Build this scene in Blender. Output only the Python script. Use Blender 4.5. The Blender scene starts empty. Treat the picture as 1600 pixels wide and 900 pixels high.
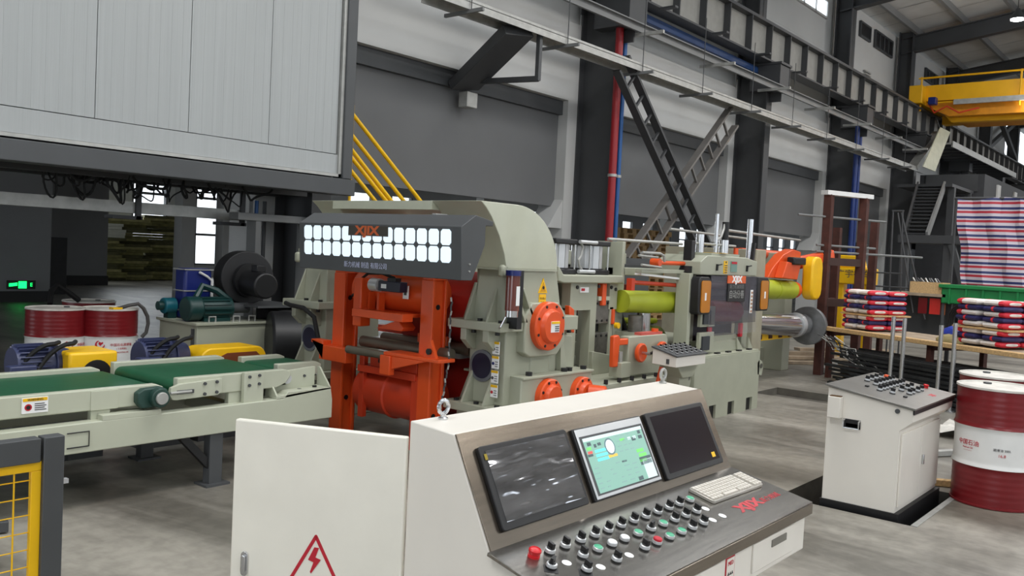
import bpy, bmesh, math, random
from mathutils import Vector, Matrix
random.seed(4)
SC = bpy.context.scene
COL = SC.collection

# ---------------- camera ----------------
cam_d = bpy.data.cameras.new('camera'); cam = bpy.data.objects.new('camera', cam_d); COL.objects.link(cam)
_f, _yaw, _pit, _rol = 1362.6588, math.radians(39.80113527), math.radians(2.34665291), math.radians(2.82461985)
_F = Vector((math.cos(_pit)*math.cos(_yaw), math.cos(_pit)*math.sin(_yaw), -math.sin(_pit)))
_R = Vector((math.sin(_yaw), -math.cos(_yaw), 0)); _U = _R.cross(_F)
_R2 = _R*math.cos(_rol) + _U*math.sin(_rol); _U2 = -_R*math.sin(_rol) + _U*math.cos(_rol)
cam.matrix_world = Matrix(((_R2.x, _U2.x, -_F.x, 0), (_R2.y, _U2.y, -_F.y, 0), (_R2.z, _U2.z, -_F.z, 1.7), (0, 0, 0, 1)))
cam_d.sensor_width = 36; cam_d.lens = _f/1600*36; cam_d.clip_end = 400; cam_d.clip_start = 0.05
SC.camera = cam

# ---------------- light ----------------
SC.view_settings.view_transform = 'Standard'; SC.view_settings.look = 'None'; SC.view_settings.gamma = 1
SC.view_settings.use_curve_mapping = False; SC.view_settings.exposure = 0.5
w = bpy.data.worlds.new('daylight'); SC.world = w; w.use_nodes = True
w.node_tree.nodes['Background'].inputs[0].default_value = (0.86, 0.93, 1, 1)
w.node_tree.nodes['Background'].inputs[1].default_value = 1.8
def area(name, loc, sx, sy, power, col=(1, .98, .95), aim=(0, 0, -1)):
    l = bpy.data.lights.new(name, 'AREA'); l.shape = 'RECTANGLE'; l.size = sx; l.size_y = sy; l.energy = power; l.color = col
    o = bpy.data.objects.new(name, l); COL.objects.link(o); o.location = loc
    o.rotation_euler = Vector(aim).to_track_quat('-Z', 'Y').to_euler(); return o
for _x in (-3, 5, 13, 21, 30, 42, 56):
    for _y in (-7, 2.5):
        area('high_bay_light', (_x, _y, 9.0), 3.2, 1.6, 210)
for _x in (14, 26, 40): area('side_bay_fill', (_x, 33.6, 3.0), 9, 2.2, 260, (.9, .96, 1), (0, -1, -.15))  # fill panels added just inside the far windows to brighten the bay

# ---------------- materials ----------------
def lin(c):
    return tuple(((v/255)/12.92 if v/255 <= .04045 else ((v/255+.055)/1.055)**2.4) for v in c) + (1,)
MATS = {}
def mat(name, rgb, rough=.5, metal=0, var=.06, scale=6, bump=0, emit=0, bscale=None, stretch=None, alpha=1, coat=0, trans=0):
    if name in MATS: return MATS[name]
    m = bpy.data.materials.new(name); m.use_nodes = True; nt = m.node_tree; b = nt.nodes['Principled BSDF']
    b.inputs['Roughness'].default_value = rough; b.inputs['Metallic'].default_value = metal
    c = lin(rgb)
    tc = nt.nodes.new('ShaderNodeTexCoord'); mp = nt.nodes.new('ShaderNodeMapping'); nt.links.new(tc.outputs['Object'], mp.inputs[0])
    if stretch: mp.inputs['Scale'].default_value = stretch
    if var > 0:
        n = nt.nodes.new('ShaderNodeTexNoise'); n.inputs['Scale'].default_value = scale; n.inputs['Detail'].default_value = 5
        nt.links.new(mp.outputs[0], n.inputs['Vector'])
        r = nt.nodes.new('ShaderNodeValToRGB'); r.color_ramp.elements[0].position = .3; r.color_ramp.elements[1].position = .7
        r.color_ramp.elements[0].color = tuple(v*(1-var*2) for v in c[:3])+(1,); r.color_ramp.elements[1].color = tuple(min(1, v*(1+var)) for v in c[:3])+(1,)
        nt.links.new(n.outputs['Fac'], r.inputs[0]); nt.links.new(r.outputs[0], b.inputs['Base Color'])
    else: b.inputs['Base Color'].default_value = c
    if bump:
        n2 = nt.nodes.new('ShaderNodeTexNoise'); n2.inputs['Scale'].default_value = bscale or scale*4; n2.inputs['Detail'].default_value = 4
        nt.links.new(mp.outputs[0], n2.inputs['Vector'])
        bp = nt.nodes.new('ShaderNodeBump'); bp.inputs['Strength'].default_value = bump; bp.inputs['Distance'].default_value = .02
        nt.links.new(n2.outputs['Fac'], bp.inputs['Height']); nt.links.new(bp.outputs[0], b.inputs['Normal'])
    if emit: b.inputs['Emission Color'].default_value = c; b.inputs['Emission Strength'].default_value = emit
    if alpha < 1: b.inputs['Alpha'].default_value = alpha
    if coat: b.inputs['Coat Weight'].default_value = coat
    if trans: b.inputs['Transmission Weight'].default_value = trans
    MATS[name] = m; return m
grey = mat('machine_grey_paint', (166, 168, 150), .38, var=.03, scale=3)
cream = mat('conveyor_cream_paint', (186, 189, 170), .4, var=.03, scale=3)
orange = mat('orange_paint', (224, 84, 34), .35, var=.04)
dorange = mat('shaded_orange_and_red_paint', (200, 62, 32), .4, var=.05)  # orange with shade mixed into the colour; also serves plain red parts
yellow = mat('yellow_paint', (242, 190, 12), .4, var=.03)
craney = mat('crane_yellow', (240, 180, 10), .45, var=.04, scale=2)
black = mat('black_plastic', (22, 22, 24), .45, var=.05)
rubber = mat('black_rubber', (14, 14, 15), .7, var=.05)
dark = mat('dark_grey_steel', (72, 74, 76), .5, var=.05, scale=2)
steel = mat('structural_grey_paint', (66, 67, 69), .55, var=.06, scale=1.5)
steell = mat('light_structural_paint', (120, 121, 121), .5, var=.05, scale=1.5)
galv = mat('galvanised_steel', (176, 176, 172), .45, .35, var=.08, scale=8)
chrome = mat('chrome', (205, 206, 208), .2, .9, var=.02)
alu = mat('brushed_aluminium', (206, 208, 210), .35, .45, var=.04, scale=4)
inox = mat('brushed_stainless_steel', (134, 124, 112), .22, .9, var=.07, scale=5, stretch=(1, 14, 14), bump=.03, bscale=60)
inoxd = mat('brushed_stainless_desk', (156, 152, 146), .2, .9, var=.08, scale=5, stretch=(1, 14, 14), bump=.03, bscale=60)
white = mat('cabinet_white_paint', (230, 225, 216), .35, var=.02, scale=3)
whitec = mat('white_print', (240, 240, 240), .5, var=0)
beltg = mat('green_belt', (14, 84, 52), .5, var=.06, scale=5, bump=.05)
drumr = mat('drum_red_paint', (116, 22, 28), .3, var=.05, scale=5)
drumw = mat('drum_white_paint', (226, 226, 224), .35, var=.04, scale=5)
drumt = mat('drum_lid_paint', (214, 210, 202), .45, var=.12, scale=9)
redp = mat('red_print', (186, 24, 44), .5, var=0)
blue = mat('motor_blue_paint', (56, 62, 96), .4, var=.06)
dblue = mat('tank_blue_paint', (20, 34, 104), .35, var=.05)
teal = mat('motor_green_paint', (20, 56, 54), .4, var=.06)
navy = mat('dark_blue_glass', (24, 26, 52), .35, var=.05)
lime = mat('lime_roller_rubber', (172, 182, 44), .45, var=.05, scale=4)
panelw = mat('cabin_white_panel', (164, 167, 167), .3, var=.02, scale=2, stretch=(9, 9, .3), bump=.12, bscale=3)
wallw = mat('wall_white_paint', (196, 196, 194), .8, var=.03, scale=.7)
wallg = mat('wall_grey_panel', (106, 107, 108), .75, var=.04, scale=.6)
walldk = mat('side_wall_grey', (150, 151, 152), .8, var=.04, scale=.6)
wood = mat('pale_wood', (206, 170, 120), .7, var=.12, scale=6, stretch=(1, 8, 8))
woodg = mat('weathered_wood', (168, 150, 128), .75, var=.14, scale=6)
rust = mat('rusty_brown_steel', (78, 40, 31), .7, var=.2, scale=7)
rods = mat('black_steel_rod', (54, 56, 58), .5, .4, var=.2, scale=9)
plast = mat('clear_curtain', (190, 190, 200), .1, var=0, alpha=.07)
glass = mat('smoked_glass', (50, 44, 56), .08, var=0, alpha=.4)
screenb = mat('black_screen', (40, 34, 38), .12, var=.03)
foam = mat('olive_foam_board', (120, 116, 70), .9, var=.2, scale=4)
bagw = mat('white_woven_bag', (232, 224, 218), .6, var=.06, scale=12, bump=.2)
bagn = mat('navy_woven_bag', (42, 40, 92), .6, var=.08, scale=12, bump=.2)
bagr = mat('red_bag_print', (214, 44, 60), .6, var=.08, scale=12, bump=.2)
lit = mat('lit_panel', (222, 236, 244), .4, var=0, emit=.5)
lampm = mat('lamp_glow', (255, 255, 255), .4, var=0, emit=14)
exitg = mat('exit_sign_glow', (20, 255, 110), .4, var=0, emit=1.6)
greenp = mat('green_crate_plastic', (20, 128, 66), .45, var=.06)
redpipe = mat('red_pipe_paint', (150, 26, 34), .4, var=.04)
bluepipe = mat('blue_pipe_paint', (26, 84, 146), .4, var=.04)
amber = mat('amber_panel', (190, 118, 22), .3, var=.04)
winp = mat('window_glass', (235, 245, 250), .1, var=0, alpha=.12)
roofm = mat('roof_sheet_white', (196, 196, 194), .7, var=.06, scale=1.2)

def floor_mat():
    m = bpy.data.materials.new('worn_concrete'); m.use_nodes = True; nt = m.node_tree; b = nt.nodes['Principled BSDF']
    N = nt.nodes.new; Lk = nt.links.new
    tc = N('ShaderNodeTexCoord'); mp = N('ShaderNodeMapping'); mp.inputs['Scale'].default_value = (1.0, .32, 1); mp.inputs['Rotation'].default_value = (0, 0, .5)
    Lk(tc.outputs['Object'], mp.inputs[0])
    a = N('ShaderNodeTexNoise'); a.inputs['Scale'].default_value = 1.3; a.inputs['Detail'].default_value = 12; a.inputs['Roughness'].default_value = .62; a.inputs['Distortion'].default_value = .6; Lk(mp.outputs[0], a.inputs['Vector'])
    r = N('ShaderNodeValToRGB'); e = r.color_ramp.elements; e[0].position = .36; e[1].position = .62
    e[0].color = lin((102, 98, 90)); e[1].color = lin((160, 155, 145)); Lk(a.outputs['Fac'], r.inputs[0])
    c = N('ShaderNodeTexNoise'); c.inputs['Scale'].default_value = 11; c.inputs['Detail'].default_value = 9; Lk(tc.outputs['Object'], c.inputs['Vector'])
    r2 = N('ShaderNodeValToRGB'); r2.color_ramp.elements[0].position = .35; r2.color_ramp.elements[1].position = .6
    r2.color_ramp.elements[0].color = (.72, .72, .72, 1); r2.color_ramp.elements[1].color = (1, 1, 1, 1); Lk(c.outputs['Fac'], r2.inputs[0])
    mx = N('ShaderNodeMix'); mx.data_type = 'RGBA'; mx.blend_type = 'MULTIPLY'; mx.inputs[0].default_value = .7
    Lk(r.outputs[0], mx.inputs[6]); Lk(r2.outputs[0], mx.inputs[7])
    # dark damp-looking stains
    d = N('ShaderNodeTexNoise'); d.inputs['Scale'].default_value = .38; d.inputs['Detail'].default_value = 4; Lk(mp.outputs[0], d.inputs['Vector'])
    r3 = N('ShaderNodeValToRGB'); r3.color_ramp.elements[0].position = .56; r3.color_ramp.elements[1].position = .64
    r3.color_ramp.elements[0].color = (1, 1, 1, 1); r3.color_ramp.elements[1].color = (.68, .66, .62, 1); Lk(d.outputs['Fac'], r3.inputs[0])
    m2 = N('ShaderNodeMix'); m2.data_type = 'RGBA'; m2.blend_type = 'MULTIPLY'; m2.inputs[0].default_value = .8
    Lk(mx.outputs[2], m2.inputs[6]); Lk(r3.outputs[0], m2.inputs[7]); Lk(m2.outputs[2], b.inputs['Base Color'])
    b.inputs['Roughness'].default_value = .42
    bp = N('ShaderNodeBump'); bp.inputs['Strength'].default_value = .15; bp.inputs['Distance'].default_value = .01; Lk(c.outputs['Fac'], bp.inputs['Height']); Lk(bp.outputs[0], b.inputs['Normal'])
    return m
def tarp_mat():
    m = bpy.data.materials.new('striped_tarpaulin'); m.use_nodes = True; nt = m.node_tree; b = nt.nodes['Principled BSDF']; N = nt.nodes.new; Lk = nt.links.new
    tc = N('ShaderNodeTexCoord'); sp = N('ShaderNodeSeparateXYZ'); Lk(tc.outputs['Object'], sp.inputs[0])
    mu = N('ShaderNodeMath'); mu.operation = 'MULTIPLY'; mu.inputs[1].default_value = 5.9; Lk(sp.outputs['Z'], mu.inputs[0])
    fr = N('ShaderNodeMath'); fr.operation = 'FRACT'; Lk(mu.outputs[0], fr.inputs[0])
    r = N('ShaderNodeValToRGB'); r.color_ramp.interpolation = 'CONSTANT'; e = r.color_ramp.elements
    e[0].position = 0; e[0].color = lin((206, 196, 206)); e[1].position = .24; e[1].color = lin((186, 50, 66))
    for p, c in ((.5, (206, 196, 206)), (.66, (44, 52, 104)), (.92, (206, 196, 206))):
        q = e.new(p); q.color = lin(c)
    Lk(fr.outputs[0], r.inputs[0]); Lk(r.outputs[0], b.inputs['Base Color']); b.inputs['Roughness'].default_value = .55
    return m

# ---------------- helpers ----------------
class MB:
    def __init__(s, root=None):
        s.v = []; s.f = []; s.off = Vector(root.location) if root is not None else Vector((0, 0, 0)); s.M = None
    def add(s, vs, fs):
        n = len(s.v)
        for p in vs:
            p = Vector(p)
            if s.M is not None: p = s.M @ p
            s.v.append(p - s.off)
        s.f += [tuple(i+n for i in f) for f in fs]; return s
    def box(s, x0, x1, y0, y1, z0, z1):
        vs = [(x, y, z) for x in (x0, x1) for y in (y0, y1) for z in (z0, z1)]
        return s.add(vs, [(0, 1, 3, 2), (4, 6, 7, 5), (0, 4, 5, 1), (2, 3, 7, 6), (0, 2, 6, 4), (1, 5, 7, 3)])
    def prism(s, poly, ax, a, b):
        n = len(poly)
        def pt(p, t): return {'x': (t, p[0], p[1]), 'y': (p[0], t, p[1]), 'z': (p[0], p[1], t)}[ax]
        vs = [pt(p, a) for p in poly] + [pt(p, b) for p in poly]
        return s.add(vs, [tuple(range(n)), tuple(range(2*n-1, n-1, -1))] + [(i, i+n, (i+1) % n+n, (i+1) % n) for i in range(n)])
    def cyl(s, p0, p1, r, seg=24, r2=None):
        p0 = Vector(p0); p1 = Vector(p1); r2 = r if r2 is None else r2; d = (p1-p0).normalized()
        u = d.orthogonal().normalized(); w_ = d.cross(u)
        vs = []
        for p, q in ((p0, r), (p1, r2)):
            for i in range(seg):
                a = 2*math.pi*i/seg; vs.append(p + (u*math.cos(a)+w_*math.sin(a))*q)
        return s.add(vs, [tuple(range(seg-1, -1, -1)), tuple(range(seg, 2*seg))] + [(i, (i+1) % seg, (i+1) % seg+seg, i+seg) for i in range(seg)])
    def lathe(s, c, prof, seg=32, axis=(0, 0, 1)):
        c = Vector(c); d = Vector(axis).normalized(); u = d.orthogonal().normalized(); w_ = d.cross(u); n = len(prof); vs = []
        for r, h in prof:
            for i in range(seg):
                a = 2*math.pi*i/seg; vs.append(c + d*h + (u*math.cos(a)+w_*math.sin(a))*max(r, 1e-4))
        fs = [(j*seg+i, j*seg+(i+1) % seg, (j+1)*seg+(i+1) % seg, (j+1)*seg+i) for j in range(n-1) for i in range(seg)]
        fs += [tuple(range(seg-1, -1, -1)), tuple(range((n-1)*seg, n*seg))]
        return s.add(vs, fs)
    def tube(s, pts, r, seg=8):
        pts = [Vector(p) for p in pts]; vs = []; n = len(pts); u = None
        for k, p in enumerate(pts):
            d = (pts[min(k+1, n-1)]-pts[max(k-1, 0)]).normalized()
            u = d.orthogonal().normalized() if u is None else (u-d*u.dot(d)).normalized()
            w_ = d.cross(u)
            for i in range(seg):
                a = 2*math.pi*i/seg; vs.append(p+(u*math.cos(a)+w_*math.sin(a))*r)
        fs = [(k*seg+i, k*seg+(i+1) % seg, (k+1)*seg+(i+1) % seg, (k+1)*seg+i) for k in range(n-1) for i in range(seg)]
        return s.add(vs, fs+[tuple(range(seg-1, -1, -1)), tuple(range((n-1)*seg, n*seg))])
    def beam(s, p0, p1, w_, h, up=(0, 0, 1)):
        p0 = Vector(p0); p1 = Vector(p1); d = (p1-p0).normalized(); up = Vector(up)
        a = d.cross(up).normalized()*w_/2; b = a.cross(d).normalized()*h/2
        vs = [p+q for p in (p0, p1) for q in (a+b, a-b, -a-b, -a+b)]
        return s.add(vs, [(0, 1, 2, 3), (7, 6, 5, 4), (0, 4, 5, 1), (1, 5, 6, 2), (2, 6, 7, 3), (3, 7, 4, 0)])
    def build(s, name, m, parent=None, bevel=0, label=None, flat=False):
        me = bpy.data.meshes.new(name); me.from_pydata([tuple(p) for p in s.v], [], s.f)
        bm = bmesh.new(); bm.from_mesh(me); bmesh.ops.recalc_face_normals(bm, faces=bm.faces); bm.to_mesh(me); bm.free()
        me.materials.append(m)
        if not flat:
            me.polygons.foreach_set('use_smooth', [True]*len(me.polygons)); me.set_sharp_from_angle(angle=math.radians(38))
        o = bpy.data.objects.new(name, me); COL.objects.link(o)
        if parent is not None: o.parent = parent
        if bevel:
            b = o.modifiers.new('bevel', 'BEVEL'); b.width = bevel; b.segments = 2; b.limit_method = 'ANGLE'; b.angle_limit = math.radians(40)
        if label: o['label'] = label
        return o
def thing(name, label, cat, loc=(0, 0, 0), group=None):
    o = bpy.data.objects.new(name, None); COL.objects.link(o); o.location = loc; o.empty_display_size = .1
    o['label'] = label; o['category'] = cat
    if group: o['group'] = group
    return o
def tag(o, label, cat, group=None, kind=None):
    o['label'] = label; o['category'] = cat
    if group: o['group'] = group
    if kind: o['kind'] = kind
    return o
def struct(o): o['kind'] = 'structure'; return o
def inst(src, parent, M, name=None, m=None):
    o = bpy.data.objects.new(name or src.name.split('.')[0], src.data); COL.objects.link(o); o.parent = parent; o.matrix_local = M; return o
def frame(o, u, v):
    o = Vector(o); u = Vector(u).normalized(); v = Vector(v).normalized(); n = u.cross(v)
    return Matrix(((u.x, v.x, n.x, o.x), (u.y, v.y, n.y, o.y), (u.z, v.z, n.z, o.z), (0, 0, 0, 1)))
def text(s, size, M, m, parent, name='lettering', sx=1, bold=0.0, th=.0006):
    cu = bpy.data.curves.new('t', 'FONT'); cu.body = s; cu.size = size; cu.align_x = 'CENTER'; cu.align_y = 'CENTER'; cu.extrude = th; cu.offset = bold
    cu.resolution_u = 3
    t = bpy.data.objects.new('t', cu); me = bpy.data.meshes.new_from_object(t); bpy.data.objects.remove(t)
    off = Vector(parent.location) if parent is not None and parent.parent is None else (Vector(parent.parent.location) if parent is not None else Vector())
    me.transform(Matrix.Translation(-off) @ M @ Matrix.Diagonal((sx, 1, 1, 1)))
    me.materials.clear(); me.materials.append(m)
    o = bpy.data.objects.new(name, me); COL.objects.link(o)
    if parent is not None: o.parent = parent
    return o
# planes for lettering: facing -Y, facing -X, facing up
def fY(x, y, z): return Matrix(((1, 0, 0, x), (0, 0, -1, y), (0, 1, 0, z), (0, 0, 0, 1)))
def fX(x, y, z): return Matrix(((0, 0, -1, x), (-1, 0, 0, y), (0, 1, 0, z), (0, 0, 0, 1)))
# ================= SETTING =================
def quad_floor():
    m = MB(); xs = [-12, 6.2, 7.38, 10.92, 11.72, 100]; ys = [-16, 1.55, 2.52, 3.3, 4.86, 36]
    for i in range(5):
        for j in range(5):
            if (i == 1 and j == 1) or (i == 3 and j == 3): continue
            m.add([(xs[i], ys[j], 0), (xs[i+1], ys[j], 0), (xs[i+1], ys[j+1], 0), (xs[i], ys[j+1], 0)], [(0, 1, 2, 3)])
    return struct(m.build('floor', floor_mat(), flat=True))
flo = quad_floor()
pitm = mat('pit_concrete', (96, 92, 84), .8, var=.12)
m = MB()
for x0, x1, y0, y1, d in ((6.2, 7.38, 1.55, 2.52, .3), (10.92, 11.72, 3.3, 4.86, .1)):
    m.add([(x0, y0, 0), (x1, y0, 0), (x1, y1, 0), (x0, y1, 0), (x0, y0, -d), (x1, y0, -d), (x1, y1, -d), (x0, y1, -d)], [(0, 1, 5, 4), (1, 2, 6, 5), (2, 3, 7, 6), (3, 0, 4, 7), (4, 5, 6, 7)])
m.build('trench', pitm, flo, flat=True)
MB().box(6.2, 7.38, 1.55, 1.59, -.06, .005).build('trench_edge', galv, flo)
m = MB(); m.tube([(6.3, 2.3, -.24), (6.5, 2.4, -.2), (6.9, 2.45, -.22), (7.2, 2.4, -.2)], .02); m.tube([(6.35, 2.4, -.2), (6.6, 2.45, -.23), (7.1, 2.35, -.18)], .025)
m.build('trench_cable', rubber, flo)

colX = [-6.45, .25, 7.1, 13.85, 20.6, 27.0, 33.3, 39.8, 46.3, 52.8]
# openings between columns
ops = []
for i in range(len(colX)-1):
    ops.append((colX[i]+.75, colX[i+1]-.45))
wl = MB()
wl.box(-12, 72, 10, 10.6, 4.63, 6.1)
for i, c in enumerate(colX): wl.box(c-.45, c+.75, 10, 10.6, 0, 4.63)
wallb = struct(wl.build('wall_back', wallw))
# haunches at the lower corners of the openings
hm = MB()
for a, b in ops[2:]:
    hm.prism([(b, 2.2), (b, 2.75), (b-.42, 2.2)], 'y', 10.02, 10.5)
hm.build('haunch', wallw, wallb)
for k, (a, b) in enumerate(ops[2:]):
    if k == 0: a = 7.85
    MB().box(a, b, 10.22, 10.3, 2.62, 4.4).build('infill_panel', wallg, wallb, flat=True)
    MB().box(a, b, 10.12, 10.36, 4.36, 4.62).build('lintel_beam', dark, wallb, flat=True)
# cladding courses above the lintels
for k, (z0, z1, y) in enumerate(((6.1, 7.0, 10.14), (7.0, 8.3, 10.12), (8.3, 10.2, 10.14))):
    for i in range(len(colX)-1):
        MB().box(colX[i]+.02, colX[i+1]-.02, y, 10.3, z0+.015, z1).build('wall_panel', wallw, wallb, flat=True)
MB().box(-12, 72, 9.95, 10, 5.62, 5.68).build('ledge', wallw, wallb, flat=True)
# small high windows
def high_window(x0, x1, z0, z1, n, glassm, framem):
    f = MB()
    f.box(x0, x1, 10.06, 10.13, z0, z0+.06); f.box(x0, x1, 10.06, 10.13, z1-.06, z1)
    for i in range(n+1):
        x = x0+(x1-x0)*i/n; f.box(x-.03, x+.03, 10.06, 10.13, z0, z1)
    o = f.build('high_window', framem, wallb)
    for i in range(n):
        MB().box(x0+(x1-x0)*i/n+.04, x0+(x1-x0)*(i+1)/n-.04, 10.09, 10.1, z0+.06, z1-.06).build('pane', glassm, o)
skyglow = mat('window_daylight', (235, 245, 255), .3, var=0, emit=1.5)
high_window(23.6, 26.3, 9.2, 9.75, 3, skyglow, wallw)
high_window(29.3, 30.3, 9.35, 9.85, 1, black, dark)
high_window(30.8, 32.7, 9.3, 9.9, 4, black, dark)
high_window(37.0, 38.9, 9.3, 9.8, 4, black, dark)
m = MB()
for i in range(5): m.box(29.9, 30.5, 10.04, 10.12, 7.95+i*.09, 8.0+i*.09)
m.build('vent_grille', galv, wallb)
# side bay behind the column line
sb = MB(); sb.box(-12, 8.8, 21.5, 23.9, -.02, 4.9); dw = struct(sb.build('wall_left', walldk, flat=True))
MB().box(8.6, 13.2, 28.0, 28.2, 0, 4.9).build('wall_return', walldk, dw, flat=True)
MB().box(8.6, 8.8, 23.9, 28, 0, 4.9).build('wall_return', walldk, dw, flat=True)
MB().box(4.0, 8.8, 21.47, 21.53, 0, .25).build('skirting', black, dw, flat=True)
MB().box(11, 13.2, 27.9, 28, 0, .3).build('skirting', black, dw, flat=True)
struct(MB().box(-12, 100, 10.6, 36, 4.95, 5.1).build('ceiling_side', walldk, flat=True))
fw = MB(); zb, zt = .5, 4.3
fw.box(-12, 100, 34, 34.3, 0, zb); fw.box(-12, 100, 34, 34.3, zt, 5)
wins = []; x = 14.2
while x < 96:
    wins.append((x, x+1.5)); x += 2.75
px = -12
for a, b in wins:
    fw.box(px, a, 34, 34.3, zb, zt); px = b
fw.box(px, 100, 34, 34.3, zb, zt)
struct(fw.build('wall_far', walldk, flat=True))
for k, (a, b) in enumerate(wins):
    f = MB(); f.box(a, a+.07, 34, 34.2, zb, zt); f.box(b-.07, b, 34, 34.2, zb, zt); f.box(a, b, 34, 34.2, 1.75, 1.85); f.box(a, b, 34, 34.2, 3.3, 3.4); f.box(a, b, 34, 34.2, zb, zb+.07)
    o = struct(f.build('window_%d' % (k+1), dark, flat=True))
    MB().box(a+.07, b-.07, 34.08, 34.1, zb+.07, 1.75).build('pane', winp, o, flat=True)
    MB().box(a+.07, b-.07, 34.08, 34.1, 1.85, 3.3).build('pane', winp, o, flat=True)
    MB().box(a+.07, b-.07, 34.08, 34.1, 3.4, zt).build('pane', winp, o, flat=True)
struct(MB().box(99.8, 100, 10.6, 34, 0, 5).build('wall_side_end', walldk, flat=True))
struct(MB().box(72, 72.4, -16, 10.6, 0, 11).build('wall_end', wallw, flat=True))
# opposite long wall and near gable, with window bands
fw = MB(); fw.box(-12, 72, -16.3, -16, 0, 2.2); fw.box(-12, 72, -16.3, -16, 5.2, 7.4); fw.box(-12, 72, -16.3, -16, 9.4, 13.9)
for k in range(15): fw.box(-12+k*6-.5, -12+k*6+.5, -16.3, -16, 2.2, 9.4)
struct(fw.build('wall_right', wallw, flat=True))
fw = MB(); fw.box(-12.3, -12, -16, 10.6, 5.5, 13.9); fw.box(-12.3, -12, 2, 10.6, 0, 5.5); fw.box(-12.3, -12, -16, -8, 0, 5.5)
struct(fw.build('wall_front', wallg, flat=True))
# a few inner posts of the side bay
for k, (x_, y_) in enumerate(((12.45, 22), (13.75, 22.1), (30, 22), (38, 22), (47, 22), (24.5, 22))):
    tag(MB().box(x_-.2, x_+.2, y_-.2, y_+.2, 0, 4.95).build('concrete_post', wallw, bevel=.01), 'square grey post in the dim bay behind the steel columns', 'post', 'posts of the dim side bay')
# roof
def rz(y): return 10.25+(10.5-y)*3.65/26.5
rf = MB()
def rpatch(x0, x1, y0, y1):
    rf.add([(x, y, rz(y)+dz) for dz in (0, .05) for x, y in ((x0, y0), (x1, y0), (x1, y1), (x0, y1))], [(0, 1, 2, 3), (7, 6, 5, 4), (0, 4, 5, 1), (1, 5, 6, 2), (2, 6, 7, 3), (3, 7, 4, 0)])
rpatch(23, 72, 10.5, -16)
for a, b in ((10.5, 5.6), (3.8, -.4), (-2.2, -6.4), (-8.2, -16)): rpatch(-12, 23, a, b)  # open strips added out of view so more sky light enters the hall
roof = struct(rf.build('ceiling', roofm, flat=True))
def rz(y): return 10.25+(10.5-y)*3.65/26.5
for j in range(13):
    y = 9.4-j*1.5
    MB().box(10, 72, y-.05, y+.05, rz(y)-.24, rz(y)-.02).build('purlin', steell, roof, flat=True)
for k in range(30):
    x_ = 26+k*1.5
    m = MB(); m.add([(x_, 10.4, rz(10.4)-.01), (x_+.03, 10.4, rz(10.4)-.01), (x_+.03, -8, rz(-8)-.01), (x_, -8, rz(-8)-.01)], [(0, 1, 2, 3)])
    m.build('sheet_joint', steell, roof, flat=True)
for c in colX[3:]:
    m = MB()
    for (dx, za, zb_) in ((.16, -.25, -.28), (.02, -.25, -.8), (.16, -.78, -.82)):
        m.add([(c-dx, 9.9, rz(9.9)+za), (c+dx, 9.9, rz(9.9)+za), (c+dx, -12, rz(-12)+za), (c-dx, -12, rz(-12)+za),
               (c-dx, 9.9, rz(9.9)+zb_), (c+dx, 9.9, rz(9.9)+zb_), (c+dx, -12, rz(-12)+zb_), (c-dx, -12, rz(-12)+zb_)],
              [(0, 1, 2, 3), (7, 6, 5, 4), (0, 4, 5, 1), (1, 5, 6, 2), (2, 6, 7, 3), (3, 7, 4, 0)])
    m.build('rafter', steel, roof, flat=True)

# ================= STEEL COLUMNS, GIRDER, TRAYS =================
cl = ['steel column hidden behind the white cabin end', 'dark steel column carrying the red and blue pipes', 'dark steel column at the upper end of the crossing ladder braces', 'dark steel column behind the brown rack', 'dark steel column left of the steel stairs', 'fifth steel column along the wall, right of the stairs', 'sixth steel column along the wall, beyond the stairs', 'farthest steel column under the crane girder']
for k, c in enumerate(colX[2:]):
    t = thing('steel_column', cl[k], 'column', (c, 9.6, 0))
    m = MB(t); m.box(c-.15, c+.15, 9.2, 9.23, 0, 6.3); m.box(c-.15, c+.15, 9.97, 10.0, 0, 6.3); m.box(c-.012, c+.012, 9.22, 9.98, 0, 6.3); m.build('lower_shaft', steel, t, flat=True)
    m = MB(t); m.box(c-.2, c+.2, 9.5, 9.53, 6.3, 10.3); m.box(c-.2, c+.2, 9.97, 10.0, 6.3, 10.3); m.box(c-.012, c+.012, 9.5, 9.98, 6.3, 10.3); m.build('upper_shaft', steel, t, flat=True)
    m = MB(t); m.box(c-.32, c+.32, 8.8, 9.96, 6.56, 6.615); m.box(c-.02, c+.02, 8.9, 9.19, 5.7, 5.94); m.box(c-.26, c+.26, 8.84, 8.87, 5.96, 6.55); m.box(c-.3, c-.27, 8.83, 9.6, 5.95, 6.555); m.box(c+.27, c+.3, 8.83, 9.6, 5.95, 6.555); m.box(c-.27, c+.27, 8.85, 9.6, 5.95, 5.98)
    m.build('corbel', steel, t, flat=True)
    m = MB(t); m.box(c-.25, c+.25, 9.15, 10, 0, .03); m.build('base_plate', steel, t, flat=True)
g = thing('crane_girder', 'long dark steel girder with upright stiffeners below the yellow crane', 'girder', (30, 9.2, 6.6))
m = MB(g); m.box(0, 71, 9.05, 9.4, 6.62, 6.66); m.box(0, 71, 9.02, 9.38, 7.46, 7.5); m.build('flange', steel, g, flat=True)
MB(g).box(0, 71, 9.2, 9.215, 6.66, 7.46).build('web', mat('girder_web_paint', (150, 148, 142), .6, var=.05), g, flat=True)
MB(g).box(0, 71, 9.16, 9.24, 7.5, 7.62).build('rail', dark, g, flat=True)
sx = 9.0; stf = None
while sx < 70:
    if stf is None: stf = MB(g).box(-.015, .015, 9.04, 9.2, 6.66, 7.46).build('stiffener', steel, None, flat=True); me0 = stf.data; bpy.data.objects.remove(stf); stf = me0
    o = bpy.data.objects.new('stiffener', stf); COL.objects.link(o); o.parent = g; o.location = (sx, 0, 0); sx += 1.12
sx = 15
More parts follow.
